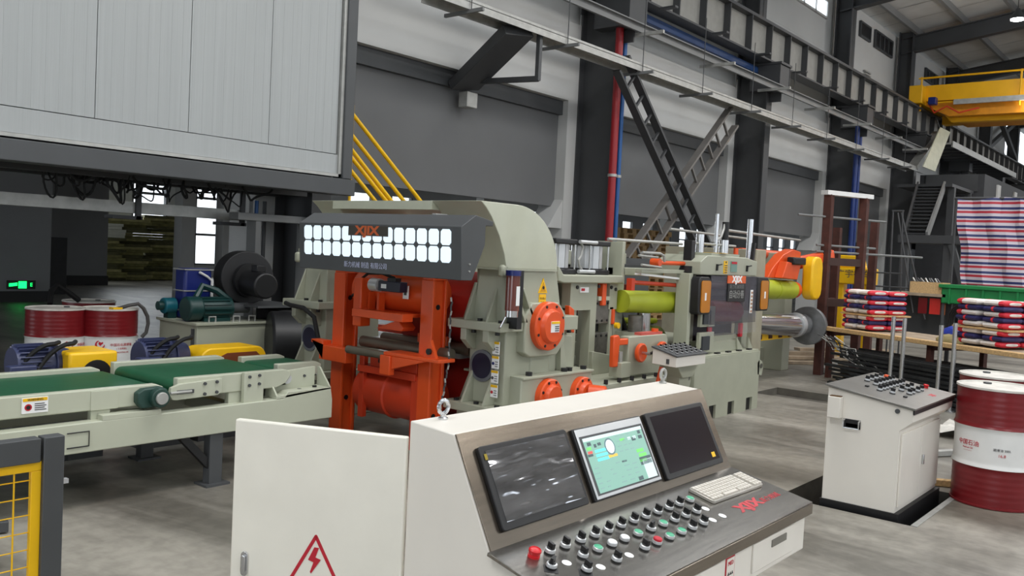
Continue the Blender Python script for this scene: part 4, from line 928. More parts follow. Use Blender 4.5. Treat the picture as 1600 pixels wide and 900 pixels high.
# bearing block and flanges on the near front
MB(t).prism([(5.42, .9), (5.5, .86), (5.86, .86), (5.96, .96), (5.96, 1.2), (5.86, 1.3), (5.5, 1.3), (5.42, 1.2)], 'y', 4.36, 4.5).build('bearing_block', grey, t, bevel=.01)
MB(t).box(5.6, 5.86, 4.43, 4.8, .47, .9).build('bearing_support', grey, t, bevel=.01)
MB(t).box(5.36, 6.34, 4.32, 4.5, .1, .7).build('gear_case', grey, t, bevel=.01)
MB(t).box(5.36, 6.34, 4.3, 4.95, .69, .71).build('gear_case_lid', grey, t, bevel=.004)
MB(t).prism([(5.9, .71), (6.24, .71), (6.2, 1.0), (5.9, 1.02)], 'y', 4.45, 4.9).build('side_housing', grey, t, bevel=.01)
MB(t).prism([(5.98, .71), (6.08, .71), (5.99, .97), (5.965, .97)], 'y', 4.4, 4.45).build('gusset', grey, t, bevel=.003)
MB(t).box(5.9, 6.16, 4.37, 4.5, 1.06, 1.18).build('side_bracket', grey, t, bevel=.006)
bolts(t, t, [(5.5, 4.36, .71), (5.98, 4.36, .71), (6.05, 4.36, .71), (6.26, 4.36, .71)], .028, (0, 0, 1), .03, black)
bolts(t, t, [(5.96, 4.42, 1.06), (6.1, 4.42, 1.06)], .02, (0, 0, -1), .03, black)
for xx in (5.32, 5.43): MB(t).prism([(xx-.06+.0, 1.42), (xx-.04, 1.42), (xx+.14, 1.14), (xx+.1, 1.14)], 'y', 4.36, 4.42).build('rib', grey, t, bevel=.004)
for xx, zz, rr in ((5.68, 1.11, .2), (5.69, .53, .15), (6.16, .52, .14)):
    fl_ = MB(t).lathe((xx, 4.36 if zz > 1 else 4.32, zz), [(rr, 0), (rr, .05), (rr-.01, .06), (rr*.72, .062), (rr*.68, .085), (rr*.62, .1), (.001, .1)], 44, (0, -1, 0)); fo = fl_.build('bearing_cap', orange, t, label='orange round bearing cap')
    for k in range(8):
        a = 2*math.pi*(k+.5)/8; MB(t).cyl((xx+rr*.86*math.cos(a), (4.36 if zz > 1 else 4.32)-.055, zz+rr*.86*math.sin(a)), (xx+rr*.86*math.cos(a), (4.36 if zz > 1 else 4.32)-.066, zz+rr*.86*math.sin(a)), .012, 10).build('bolt_hole', black, fo)
    if zz > 1:
        l_ = MB(t).box(xx-.05, xx+.06, 4.255, 4.262, zz-.045, zz+.045).build('label_plate', whitec, fo)
        MB(t).box(xx-.048, xx+.058, 4.25, 4.2555, zz+.025, zz+.043).build('label_header', yellow, fo)
        for k in range(3): MB(t).box(xx, xx+.05, 4.25, 4.2555, zz-.035+k*.017, zz-.028+k*.017).build('label_line', dark, fo)
    if xx > 6: MB(t).lathe((xx+.02, 4.23, zz), [(.08, 0), (.075, .14), (.06, .15)], 30, (.5, -1, 0)).build('spout', orange, t)
# stickers
for k in range(4):
    z = .985-k*.115+.0
    s_ = MB(t).box(5.231, 5.238, 4.46, 4.53, z-.1, z).build('label_plate', whitec, t)
    MB(t).box(5.229, 5.2315, 4.46, 4.53, z-.02, z).build('label_header', yellow, s_)
    MB(t).cyl((5.2315, 4.515, z-.06), (5.229, 4.515, z-.06), .013, 12).build('symbol', (dark, dblue, dark, redp)[k], s_)
    for j in range(3): MB(t).box(5.229, 5.2315, 4.465, 4.495, z-.085+j*.018, z-.078+j*.018).build('label_line', steell, s_)
w1 = MB(t).prism([(5.64, 1.375), (5.76, 1.375), (5.7, 1.5)], 'y', 4.414, 4.42).build('warning_triangle', yellow, t)
MB(t).prism([(5.665, 1.39), (5.735, 1.39), (5.7, 1.465)], 'y', 4.411, 4.4145).build('triangle_inner', mat('amber_dark', (208, 150, 10), .5), w1)
MB(t).lathe((5.7, 4.412, 1.42), [(.014, 0), (.014, .002)], 12, (0, -1, 0)).build('symbol', black, w1)
w2 = MB(t).box(5.655, 5.745, 4.414, 4.42, 1.25, 1.365).build('warning_text_plate', yellow, t)
text('当心卷入', .02, fY(5.7, 4.4135, 1.33), black, w2); text('危险', .03, fY(5.7, 4.4135, 1.29), black, w2)
# oil filter glass
MB(t).cyl((5.17, 4.3, 1.25), (5.17, 4.3, 1.52), .055, 24).build('lubricator_glass', mat('brown_oil_glass', (110, 62, 56), .1, coat=.5), t)
MB(t).cyl((5.17, 4.3, 1.52), (5.17, 4.3, 1.56), .06, 24).build('lubricator_cap', dblue, t)
MB(t).cyl((5.17, 4.3, 1.2), (5.17, 4.3, 1.25), .05, 24).build('lubricator_foot', chrome, t)
MB(t).box(5.24, 5.3, 4.3, 4.4, 1.1, 1.56).build('lubricator_bracket', black, t)
MB(t).box(5.15, 5.19, 4.243, 4.246, 1.29, 1.44).build('sight_label', whitec, t)
MB(t).tube([(5.14, 4.33, 1.2), (5.12, 4.36, 1.12), (5.15, 4.4, 1.1)], .008).build('oil_pipe', chrome, t)
MB(t).tube([(5.1, 7.1, 1.1), (5.05, 6.95, 1.09), (5.05, 6.75, 1.08), (5.1, 6.65, 1.0), (5.12, 6.6, .8)], .022).build('black_cable', rubber, t)

# ================= ORANGE FRAME =================
t = thing('orange_feed_frame', 'orange upright frame with two posts, rollers and cylinders under the light box', 'frame', (5.2, 5.5, 0))
def post(y0, y1):
    q = MB(t); q.box(5.0, 5.03, y0, y1, 0, 1.44); q.box(5.14, 5.17, y0, y1, 0, 1.44); q.box(5.03, 5.14, y0+.025, y1, 0, 1.44); p_ = q.build('post', orange, t, bevel=.006)
    q = MB(t); q.prism([(y0+.002, 1.44), (y1-.002, 1.44), (y1-.03, 1.5), (y0+.03, 1.5)], 'x', 5.002, 5.168); q.build('post_head', orange, t, bevel=.006)
    for z in (1.22, .32): MB(t).cyl((5.085, y0+.03, z), (5.085, y0+.02, z), .022, 16).build('hole', black, p_)
post(4.99, 5.13); post(6.1, 6.25)
for y_ in (5.03, 6.13): MB(t).box(5.17, 5.18, y_-.02, y_+.02, 0.02, 1.3).build('guide_strip', dorange, t)
q = MB(t); q.prism([(5.93, .66), (6.3, .66), (6.3, .79), (5.93, .79)], 'x', 4.9, 4.99); q.prism([(6.25, .79), (6.42, .8), (6.42, .83), (6.25, .83), (6.25, .66)], 'x', 4.9, 5.0); q.prism([(5.3, .77), (5.95, .76), (5.95, .79), (5.3, .79)], 'x', 5.02, 5.1); q.build('clamp_bracket', orange, t, bevel=.006)
q = MB(t); q.prism([(4.76, .8), (5.4, .8), (5.4, .83), (4.76, .83)], 'x', 4.86, 5.05); q.prism([(5.3, .64), (5.42, .64), (5.42, .8), (5.3, .8)], 'x', 4.84, 4.9); q.prism([(4.9, .8), (5.3, .69), (5.3, .8)], 'x', 4.86, 4.9); q.build('clamp_bracket', orange, t, bevel=.006)
MB(t).prism([(4.83, .83), (4.97, .83), (4.9, .97)], 'x', 4.9, 4.93).build('gusset', orange, t); MB(t).cyl((4.9, 4.9, .88), (4.88, 4.9, .88), .025, 14).build('hole', black, t)
rl = mat('roller_brown_grey', (112, 106, 92), .4, .4)
MB(t).cyl((4.9, 5.35, .79), (4.9, 5.9, .79), .035, 20).build('feed_roller', rl, t)
MB(t).cyl((5.15, 4.9, .84), (5.15, 6.0, .84), .05, 20).build('feed_roller', rl, t)
MB(t).cyl((5.4, 4.9, .86), (5.4, 6.0, .86), .05, 20).build('feed_roller', rl, t)
MB(t).box(5.35, 6.2, 5.0, 6.4, .78, .82).build('feed_table', alu, t)
# cylinders
MB(t).lathe((5.2, 5.14, 1.31), [(.17, 0), (.17, .9)], 36, (0, 1, 0)).build('upper_drum', orange, t)
MB(t).lathe((5.2, 5.14, .42), [(.2, 0), (.2, .4), (.215, .41), (.215, .43), (.2, .44), (.2, .8)], 36, (0, 1, 0)).build('lower_drum', dorange, t)
MB(t).box(4.98, 5.2, 5.14, 5.86, .6, .66).build('drum_cradle', dorange, t, bevel=.004)
MB(t).box(5.0, 5.05, 5.12, 5.2, 0.02, .64).build('cradle_side', dorange, t, bevel=.004); MB(t).box(5.0, 5.05, 5.8, 5.86, .2, .74).build('cradle_side', dorange, t, bevel=.004)
MB(t).box(5.0, 5.05, 5.14, 5.72, .66, .77).build('front_plate', dorange, t, bevel=.004)
bolts(t, t, [(5.0, 5.35, .72), (5.0, 5.58, .72)], .022, (-1, 0, 0), .015, black)
MB(t).box(4.84, 4.96, 5.17, 5.8, 1.09, 1.155).build('lower_bar', orange, t, bevel=.005)
MB(t).box(4.96, 5.2, 5.2, 5.86, 1.12, 1.15).build('bar_web', orange, t, bevel=.004)
for y_ in (5.62, 5.74): MB(t).box(4.97, 5.04, y_-.012, y_+.012, 1.15, 1.3).build('rib', orange, t)
MB(t).box(4.9, 5.02, 5.76, 5.86, 1.0, 1.42).build('side_bracket', orange, t, bevel=.01)
MB(t).prism([(5.35, 1.09), (5.62, 1.0), (5.3, 1.0), (5.28, 1.03)], 'x', 4.96, 5.1).build('lower_gusset', orange, t, bevel=.004)
MB(t).box(5.3, 5.34, 5.1, 5.46, .88, .96).build('rear_plate', orange, t, bevel=.004); bolts(t, t, [(5.3, 5.15, .92), (5.3, 5.28, .92), (5.3, 5.4, .92)], .018, (-1, 0, 0), .012, black)
MB(t).box(5.5, 5.56, 5.46, 6.2, .9, .96).build('rear_rail', dorange, t)
sv = MB(t).cyl((4.9, 5.62, 1.37), (4.9, 5.52, 1.37), .055, 24).build('gear_head', alu, t)
MB(t).box(4.86, 4.95, 5.24, 5.5, 1.325, 1.41).build('servo_motor', mat('servo_black', (24, 26, 44), .35), t, bevel=.006)
MB(t).box(4.856, 4.86, 5.4, 5.46, 1.35, 1.385).build('servo_label', whitec, t); MB(t).box(4.87, 4.93, 5.3, 5.4, 1.41, 1.44).build('servo_plug', black, t)
MB(t).tube([(4.9, 5.35, 1.44), (4.9, 5.5, 1.47), (4.92, 5.7, 1.46), (4.95, 5.83, 1.4), (4.97, 5.9, 1.28), (4.97, 5.96, 1.25)], .012).build('servo_cable', rubber, t)
MB(t).box(4.985, 4.995, 5.27, 5.33, 1.27, 1.38).build('label_plate', whitec, t); MB(t).box(4.982, 4.985, 5.285, 5.315, 1.3, 1.34).build('label_symbol', dark, t)
# dark red rear gear guard seen between posts and stand
t = thing('rear_roll_guard', 'dark red curved roll guard glimpsed between orange post and grey stand', 'guard', (5.6, 5.3, 0))
MB(t).lathe((5.75, 4.95, 1.15), [(.36, 0), (.36, .9)], 36, (0, 1, 0)).build('upper_roll', mat('deep_red_paint', (166, 34, 26), .4), t)
MB(t).lathe((5.75, 4.95, .5), [(.3, 0), (.3, .9)], 36, (0, 1, 0)).build('lower_roll', mat('deep_red_paint', (166, 34, 26), .4), t)
MB(t).box(5.7, 5.8, 5.0, 5.8, 0, .3).build('base', dark, t)
# chain hanging
t = thing('hanging_chain', 'thin dark chain and cable hanging beside the orange post', 'chain', (5.1, 4.98, 1.2))
for k in range(26):
    q = MB(t); z = 1.32-k*.036; q.tube([(4.99+.004*math.sin(k), 4.78-.012*(k % 2)+max(0, k-14)*.006, z), (4.99, 4.775+max(0, k-14)*.006, z-.034)], .008, 6); q.build('link', galv if k % 3 == 0 else dark, t)
# ================= MIDDLE PRESS STAND =================
t = thing('press_stand', 'grey press stand topped by two silver air cylinders', 'machine', (7.1, 5.2, 0))
def press_frame(y0, th, near):
    q = MB(t); q.box(6.7, 7.06, y0, y0+th, .55, 1.46); q.build('frame_plate', grey, t, bevel=.008) if not near else None
    if near:
        q = MB(t); q.box(6.62, 6.78, y0, y0+th, 1.18, 1.46); q.box(6.78, 6.96, y0, y0+th, 1.18, 1.46); q.box(6.96, 7.06, y0, y0+th, .55, 1.46); q.box(7.28, 7.42, y0, y0+th, 1.18, 1.46); q.box(7.3, 7.36, y0, y0+th, .55, 1.2); q.box(6.62, 6.76, y0+.02, y0+th, .55, 1.2); q.box(6.76, 6.96, y0+.3, y0+.32, .55, 1.2); q.build('frame_plate', grey, t)
        q = MB(t); q.prism([(6.98, .55), (7.44, .55), (7.36, .72), (6.98, .78)], 'y', y0-.04, y0+th); q.build('foot_block', grey, t, bevel=.006)
        for z0, z1 in ((1.04, 1.27), (.71, .95)):
            p_ = MB(t).box(7.06, 7.3, y0+.01, y0+.06, z0, z1).build('chock_block', mat('worn_steel', (112, 110, 104), .4, .5, var=.15, scale=14), t, bevel=.004)
            bolts(t, p_, [(a, y0+.01, b) for a in (7.09, 7.18, 7.27) for b in (z0+.03, z1-.03)], .012, L=.008, m=black)
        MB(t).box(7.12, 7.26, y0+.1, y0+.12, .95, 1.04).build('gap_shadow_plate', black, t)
        MB(t).box(7.13, 7.2, y0-.02, y0+.05, 1.22, 1.44).build('piston_rod_cover', orange, t, bevel=.008)
        MB(t).box(7.08, 7.28, y0-.01, y0+.05, 1.27, 1.31).build('chock_cap', cream, t)
        MB(t).box(6.5, 6.62, y0+.25, y0+.4, .55, 1.2).build('side_member', dark, t)
        q = MB(t); q.prism([(6.5, 1.0), (6.58, .98), (6.56, 1.2), (6.48, 1.24)], 'y', y0-.1, y0-.04); q.build('orange_lever', orange, t, bevel=.01)
        MB(t).box(7.33, 7.37, y0-.02, y0+.05, 1.03, 1.18).build('orange_stop', orange, t, bevel=.005); MB(t).lathe((7.37, y0-.03, 1.02), [(.03, 0), (.03, .04)], 16, (0, -1, 0)).build('yellow_knob', yellow, t)
        bolts(t, t, [(6.72, y0, 1.4), (7.08, y0, 1.41), (7.3, y0, 1.4), (7.38, y0, 1.38)], .018, m=black)
        MB(t).box(6.76, 6.9, y0-.012, y0, 1.35, 1.4).build('maker_plate', whitec, t); MB(t).box(6.775, 6.83, y0-.014, y0-.012, 1.365, 1.39).build('red_mark', redp, t)
press_frame(4.8, .1, True); press_frame(6.3, .1, False)
q = MB(t); q.prism([(6.34, 1.46), (6.42, 1.44), (7.42, 1.44), (7.42, 1.52), (6.42, 1.52), (6.34, 1.6)], 'y', 4.74, 5.2); q.build('top_beam', grey, t, bevel=.012)
MB(t).box(6.36, 7.42, 6.2, 6.65, 1.44, 1.52).build('top_beam', grey, t, bevel=.01)
for x_ in (6.53, 7.09):
    MB(t).lathe((x_, 4.97, 1.52), [(.17, 0), (.17, .06)], 32).build('cylinder_base', black, t)
    q = MB(t)
    for k in range(12):
        a = 2*math.pi*k/12; b = 2*math.pi*(k+.86)/12
        q.prism([(x_, 4.97), (x_+.155*math.cos(a), 4.97+.155*math.sin(a)), (x_+.155*math.cos(b), 4.97+.155*math.sin(b))], 'z', 1.58, 1.8)
    q.cyl((x_, 4.97, 1.57), (x_, 4.97, 1.81), .146, 28); q.build('cylinder_barrel', alu, t)
    MB(t).box(x_-.17, x_+.17, 4.8, 5.14, 1.8, 1.85).build('cylinder_head', black, t, bevel=.01)
    MB(t).box(x_-.17, x_+.17, 4.8, 5.14, 1.52, 1.57).build('cylinder_flange', black, t, bevel=.01)
    for sy in (4.82, 5.12):
        for sx_ in (x_-.155, x_+.155): MB(t).cyl((sx_, sy, 1.57), (sx_, sy, 1.82), .009, 8).build('tie_rod', chrome, t)
MB(t).cyl((6.7, 4.78, 1.83), (6.98, 4.78, 1.83), .018, 12).build('air_pipe', alu, t); MB(t).cyl((6.7, 4.78, 1.55), (6.96, 4.78, 1.55), .018, 12).build('air_pipe', alu, t)
MB(t).tube([(6.74, 4.8, 1.83), (6.78, 4.8, 1.78), (6.76, 4.8, 1.7), (6.72, 4.8, 1.66), (6.74, 4.8, 1.6), (6.8, 4.8, 1.55)], .012).build('air_hose', galv, t)
MB(t).box(7.4, 7.45, 4.75, 5.1, 1.44, 1.86).build('side_upright', grey, t, bevel=.005)
t0 = t
# base rail
t = thing('machine_base_rail', 'long low grey base rail carrying the press stand', 'base', (7.3, 5.5, 0))
MB(t).box(6.35, 8.2, 4.36, 6.7, .02, .5).build('bed', grey, t, bevel=.01)
MB(t).box(6.35, 8.2, 4.33, 6.72, .5, .55).build('bed_flange', grey, t, bevel=.006)
for k in range(6): MB(t).cyl((6.6+k*.22, 4.34, .55), (6.6+k*.22, 4.34, .59), .02, 8).build('bolt', black, t)
for x_ in (6.55, 6.75, 6.95): MB(t).cyl((x_, 4.3, .42), (x_+.12, 4.3, .42), .045, 14).build('valve', mat('valve_dark', (70, 70, 66), .4, .4), t)
for x_ in (6.68, 7.08): MB(t).box(x_, x_+.04, 4.27, 4.3, .38, .46).build('red_valve_tip', mat('soft_red', (214, 90, 80), .5), t)
# back mill housings behind press, dark clutter
t = thing('rear_stand', 'grey rear stand behind the press stand with dark hoses', 'machine', (7.9, 5.9, 0))
MB(t).box(7.45, 7.62, 4.85, 5.3, .55, 1.6).build('upright', grey, t, bevel=.008)
MB(t).box(7.45, 7.6, 6.2, 6.6, .55, 1.6).build('upright', grey, t, bevel=.008)
MB(t).box(7.45, 8.7, 6.3, 6.6, 1.5, 1.75).build('rear_box', grey, t, bevel=.01)
MB(t).box(7.4, 8.4, 4.85, 4.95, 1.52, 1.6).build('front_tie', grey, t, bevel=.006)
MB(t).box(7.6, 8.4, 4.95, 6.2, 1.6, 1.63).build('top_cover', mat('dark_cover', (58, 60, 62), .5), t)
MB(t).box(7.5, 8.4, 6.2, 6.28, .55, 1.4).build('rear_web', dark, t)
for x_, z_ in ((7.7, .9), (7.85, .92)): MB(t).tube([(x_, 5.0, .55), (x_, 4.95, .9), (x_-.05, 5.0, 1.1), (x_+.02, 5.2, 1.15)], .035).build('hose', rubber, t)
MB(t).cyl((7.62, 4.7, .95), (7.62, 4.7, 1.12), .07, 20).build('valve_block', mat('worn_steel', (112, 110, 104), .4, .5), t)
MB(t).cyl((7.82, 4.72, .95), (7.82, 4.72, 1.14), .07, 20).build('valve_block', chrome, t)
MB(t).box(7.5, 7.95, 4.6, 4.85, .55, .95).build('valve_stand', grey, t)

# adjuster box with hand wheels
t = thing('hand_wheel_box', 'grey adjusting box with two orange hand wheels', 'box', (7.4, 4.5, .55))
MB(t).prism([(7.05, .58), (7.78, .58), (7.78, .9), (7.74, .955), (7.05, .955)], 'y', 4.4, 4.5).build('box', grey, t, bevel=.008)
for x_ in (7.2, 7.59):
    w_ = MB(t).lathe((x_, 4.4, .8), [(.03, 0), (.03, .03), (.088, .03), (.092, .04), (.092, .06), (.08, .068), (.035, .05), (.001, .05)], 32, (0, -1, 0)).build('hand_wheel', orange, t)
    MB(t).cyl((x_, 4.34, .8), (x_, 4.25, .8), .014, 12).build('spindle', chrome, w_)
    MB(t).beam((x_, 4.26, .8), (x_+.09, 4.26, .815), .02, .02).build('crank', black, w_)
    MB(t).cyl((x_+.08, 4.26, .81), (x_+.08, 4.2, .81), .014, 10).build('grip', black, w_)
MB(t).box(7.3, 7.7, 4.42, 4.5, .955, .98).build('red_tray', mat('faded_red', (200, 90, 80), .5), t); MB(t).cyl((7.6, 4.45, .98), (7.6, 4.45, 1.01), .035, 14).build('orange_cap', orange, t)
t = thing('orange_clamp', 'orange clamp arm on the base rail left of the hand wheels', 'clamp', (6.9, 4.4, .55))
MB(t).prism([(6.79, .97), (6.87, .98), (6.9, .95), (6.88, .68), (6.8, .68)], 'y', 4.4, 4.45).build('arm', orange, t, bevel=.01); MB(t).box(6.88, 7.04, 4.4, 4.45, .88, .94).build('arm_head', orange, t, bevel=.01)
MB(t).box(6.88, 7.04, 4.36, 4.5, .58, .72).build('foot', grey, t, bevel=.004)
MB(t).box(6.9, 6.95, 4.4, 4.45, .7, .82).build('link', galv, t)

# ================= ROLLER STAND =================
t = thing('roller_stand', 'grey roller stand with lime green rollers and red cross bar', 'machine', (8, 4.9, 0))
MB(t).cyl((7.46, 4.78, 1.26), (8.42, 4.72, 1.24), .115, 36).build('upper_roller', lime, t)
MB(t).cyl((7.9, 5.2, 1.0), (8.6, 5.1, .98), .05, 24).build('steel_roller', chrome, t)
MB(t).cyl((7.8, 5.0, 1.04), (8.45, 4.95, 1.02), .03, 20).build('small_lime_roller', lime, t)
MB(t).cyl((7.95, 5.05, .82), (8.55, 5.0, .8), .16, 32).build('lower_roller', mat('lime_dark', (122, 132, 30), .5), t)
MB(t).cyl((7.4, 4.64, 1.46), (8.4, 4.62, 1.43), .022, 14).build('red_cross_bar', dorange, t); MB(t).box(7.36, 7.42, 4.6, 4.66, 1.38, 1.5).build('bar_bracket', dorange, t)
MB(t).beam((7.5, 4.62, 1.545), (8.4, 4.6, 1.5), .08, .02).build('white_bar', whitec, t)
MB(t).box(7.5, 8.5, 5.3, 5.4, 1.1, 1.4).build('rear_panel', mat('dull_red', (140, 50, 40), .5), t)
MB(t).box(8.24, 8.31, 4.44, 4.6, .5, 1.57).build('near_column', grey, t, bevel=.006)
for z in (.72, 1.0): MB(t).box(8.42, 8.75, 4.38, 4.42, z, z+.22).build('window_frame', grey, t, bevel=.004); MB(t).box(8.46, 8.62, 4.36, 4.383, z+.03, z+.18).build('dark_opening', mat('opening_dark', (50, 54, 58), .5), t)
MB(t).box(8.3, 8.5, 6.0, 6.3, .5, 1.57).build('far_column', grey, t, bevel=.006)
MB(t).box(7.45, 8.6, 4.55, 4.62, 1.56, 1.6).build('top_rail', grey, t, bevel=.004)
MB(t).box(7.2, 8.5, 5.4, 5.6, 1.6, 1.75).build('top_box', grey, t, bevel=.01)
o_ = MB(t).cyl((7.8, 4.6, 1.665), (8.42, 4.58, 1.67), .022, 14).build('orange_link', orange, t)
for x_ in (7.8, 8.42): MB(t).cyl((x_, 4.55, 1.67), (x_, 4.65, 1.67), .04, 16).build('link_eye', orange, o_)
MB(t).tube([(7.36, 4.5, 1.76), (7.7, 4.5, 1.76), (7.78, 4.5, 1.74), (7.8, 4.5, 1.68)], .014).build('air_pipe', galv, t)
MB(t).tube([(7.3, 4.5, 1.73), (7.66, 4.5, 1.72)], .012).build('air_pipe', galv, t); MB(t).tube([(7.36, 4.5, 1.64), (7.74, 4.5, 1.62)], .012).build('air_pipe', galv, t)
MB(t).cyl((7.35, 4.9, 1.88), (8.5, 4.7, 1.88), .016, 10).build('top_tube', galv, t)
MB(t).box(8.36, 8.44, 4.5, 4.6, 1.58, 1.92).build('black_post', black, t, bevel=.005)
MB(t).prism([(8.3, 1.58), (8.52, 1.58), (8.44, 1.66), (8.36, 1.66)], 'y', 4.48, 4.62).build('post_foot', black, t)

# ================= SECOND STAND WITH CURTAIN =================
t = thing('coating_stand', 'grey stand with clear plastic curtain, side panels and an orange name plate', 'machine', (9.2, 4.8, 0))
MB(t).prism([(8.35, 1.56), (9.75, 1.56), (9.75, 1.73), (9.45, 1.77), (8.5, 1.77), (8.35, 1.7)], 'y', 4.38, 4.9).build('head_block', grey, t, bevel=.008)
MB(t).box(8.62, 9.3, 4.4, 4.8, 1.77, 1.8).build('head_cap', grey, t)
MB(t).box(8.3, 9.85, 4.6, 6.0, .7, .78).build('table', grey, t, bevel=.006)
MB(t).box(9.7, 9.85, 4.5, 4.6, .7, 1.56).build('upright', grey, t, bevel=.006)
MB(t).box(8.6, 8.68, 4.6, 4.65, .7, 1.56).build('upright', grey, t, bevel=.006)
MB(t).box(8.4, 9.85, 5.9, 6.2, .7, 1.7).build('rear_frame', dark, t)
MB(t).cyl((8.8, 4.52, 1.16), (9.5, 4.52, 1.14), .12, 28).build('red_roll', mat('crimson_roll', (170, 30, 48), .4), t)
MB(t).cyl((8.6, 4.55, 1.45), (9.7, 4.55, 1.43), .04, 20).build('mauve_roll', mat('mauve_roll', (120, 88, 110), .4), t)
MB(t).box(8.56, 9.75, 4.66, 4.68, .72, 1.55).build('interior_shade_panel', mat('interior_shade', (48, 44, 52), .5), t)  # dark sheet stands in for the shaded interior behind the curtain
MB(t).box(8.75, 9.5, 4.45, 4.6, .8, .88).build('sill', grey, t)
MB(t).box(8.55, 9.76, 4.352, 4.358, .9, 1.555).build('clear_curtain', plast, t)
MB(t).box(8.58, 9.74, 4.36, 4.364, 1.02, 1.55).build('tinted_shield', glass, t)
cp = MB(t).prism([(8.27, 1.16), (8.3, 1.14), (8.53, 1.14), (8.53, 1.5), (8.48, 1.54), (8.3, 1.54), (8.27, 1.5)], 'y', 4.34, 4.56).build('side_cover', black, t, bevel=.01)
ap = MB(t); ap.prism([(a, b) for a, b in [(8.315+x, 1.16+z) for x, z in rrect(0, 0, .2, .34, .03)]], 'y', 4.33, 4.34); ap = ap.build('amber_panel', amber, cp)
MB(t).box(8.385, 8.415, 4.325, 4.33, 1.29, 1.37).build('label_plate', whitec, ap)
cp = MB(t).prism([(9.72, 1.15), (10.02, 1.15), (10.05, 1.2), (10.05, 1.5), (9.98, 1.55), (9.72, 1.55)], 'y', 4.34, 4.6).build('side_cover', black, t, bevel=.01)
ap = MB(t); ap.prism([(a, b) for a, b in [(9.8+x, 1.17+z) for x, z in rrect(0, 0, .2, .34, .03)]], 'y', 4.33, 4.34); ap = ap.build('amber_panel', amber, cp)
MB(t).box(9.885, 9.915, 4.325, 4.33, 1.3, 1.38).build('label_plate', whitec, ap)
np_ = MB(t).box(8.93, 9.38, 4.34, 4.35, 1.475, 1.56).build('name_plate', mat('name_plate_orange', (220, 98, 48), .5), t)
text('XJIX', .1, fY(9.155, 4.339, 1.518), whitec, np_, bold=.005, sx=1.25)
np2 = MB(t).box(8.94, 9.38, 4.34, 4.35, 1.27, 1.472).build('black_plate', black, t)
text('新力机械制造', .055, fY(9.16, 4.339, 1.435), steell, np2, sx=1.1); text('自动分卷', .1, fY(9.16, 4.339, 1.345), galv, np2, sx=.95)
tp = MB(t).box(9.54, 9.6, 4.343, 4.35, 1.13, 1.4).build('symbol_strip', whitec, t)
for k in range(6): MB(t).box(9.55, 9.59, 4.34, 4.343, 1.14+k*.043, 1.165+k*.043).build('symbol', mat('symbol_tan', (170, 130, 100), .5), tp)
yl = MB(t).box(8.88, 8.96, 4.372, 4.38, 1.58, 1.72).build('yellow_label', yellow, t)
for k in range(4): MB(t).box(8.89, 8.95, 4.369, 4.372, 1.59+k*.025, 1.6+k*.025).build('label_line', dark, yl)
MB(t).lathe((8.92, 4.372, 1.705), [(.012, 0), (.012, .003)], 12, (0, -1, 0)).build('label_dot', black, yl)
MB(t).box(8.8, 8.96, 4.37, 4.6, 1.801, 1.805).build('yellow_label', yellow, t)
gl = MB(t).box(9.05, 9.2, 4.372, 4.38, 1.6, 1.72).build('green_label', mat('label_green_grey', (116, 150, 140), .5), t); MB(t).box(9.06, 9.19, 4.369, 4.372, 1.69, 1.715).build('red_header', redp, gl)
for x_ in (8.7, 9.45): MB(t).box(x_, x_+.02, 4.36, 4.38, 1.61, 1.68).build('lever', black, t); MB(t).beam((x_+.01, 4.36, 1.67), (x_+.1, 4.36, 1.68), .012, .012).build('lever_arm', black, t)
for x_, z0, z1, r in ((8.72, 1.77, 2.0, .045), (9.3, 1.79, 1.96, .055), (9.1, 1.79, 2.25, .02), (9.98, 1.56, 2.24, .035)):
    MB(t).cyl((x_, 4.6, z0), (x_, 4.6, z1), r, 20).build('guide_rod', chrome, t)
MB(t).tube([(9.3, 4.7, 1.95), (9.42, 4.7, 2.0), (9.48, 4.7, 2.1), (9.5, 4.7, 2.18)], .014).build('air_hose', galv, t)
MB(t).cyl((9.52, 4.7, 1.8), (9.52, 4.7, 2.18), .04, 14).build('black_cylinder', black, t)
MB(t).cyl((9.62, 4.6, 1.7), (9.62, 4.6, 1.88), .03, 14).build('orange_rod', orange, t)
MB(t).beam((9.72, 4.45, 1.57), (9.78, 4.45, 1.95), .04, .04, (0, 1, 0)).build('black_stay', black, t)
MB(t).cyl((8.4, 4.6, 1.9), (9.6, 4.6, 1.9), .014, 8).build('top_tube', galv, t)
for x_, z_ in ((8.68, .93), (9.45, .95)): MB(t).box(x_, x_+.06, 4.4, 4.44, z_-.1, z_+.06).build('red_handle', redp, t, bevel=.008)
# big base
t = thing('stand_foundation', 'big plain grey machine base with three square slots at floor level', 'base', (9, 4.9, 0))
q = MB(t); q.box(8.2, 9.8, 4.3, 6.4, .15, .68)
xs = [8.2, 8.57, 8.73, 9.02, 9.18, 9.49, 9.65, 9.8]
for i in (0, 2, 4, 6): q.box(xs[i], xs[i+1], 4.3, 6.4, 0, .15)
q.build('base_block', mat('base_grey_paint', (166, 168, 150), .45, var=.03), t)
MB(t).box(8.57, 9.65, 4.33, 4.36, .0, .15).build('slot_shade_sheet', black, t)  # black sheet stands in for the shade inside the slots
MB(t).box(8.2, 9.8, 4.32, 6.4, .68, .7).build('base_top', grey, t, bevel=.004)
for k in range(4): MB(t).box(8.75+k*.27, 8.83+k*.27, 4.33, 4.37, .7, .715).build('bolt_slot', black, t)
MB(t).prism([(9.68, .7), (9.8, .7), (9.68, .84)], 'y', 4.4, 4.43).build('gusset', grey, t); MB(t).prism([(9.4, .7), (9.55, .7), (9.38, .84), (9.36, .84)], 'y', 4.4, 4.43).build('gusset', grey, t)
MB(t).box(8.6, 9.4, 4.42, 4.6, .7, .82).build('step_block', grey, t, bevel=.004)
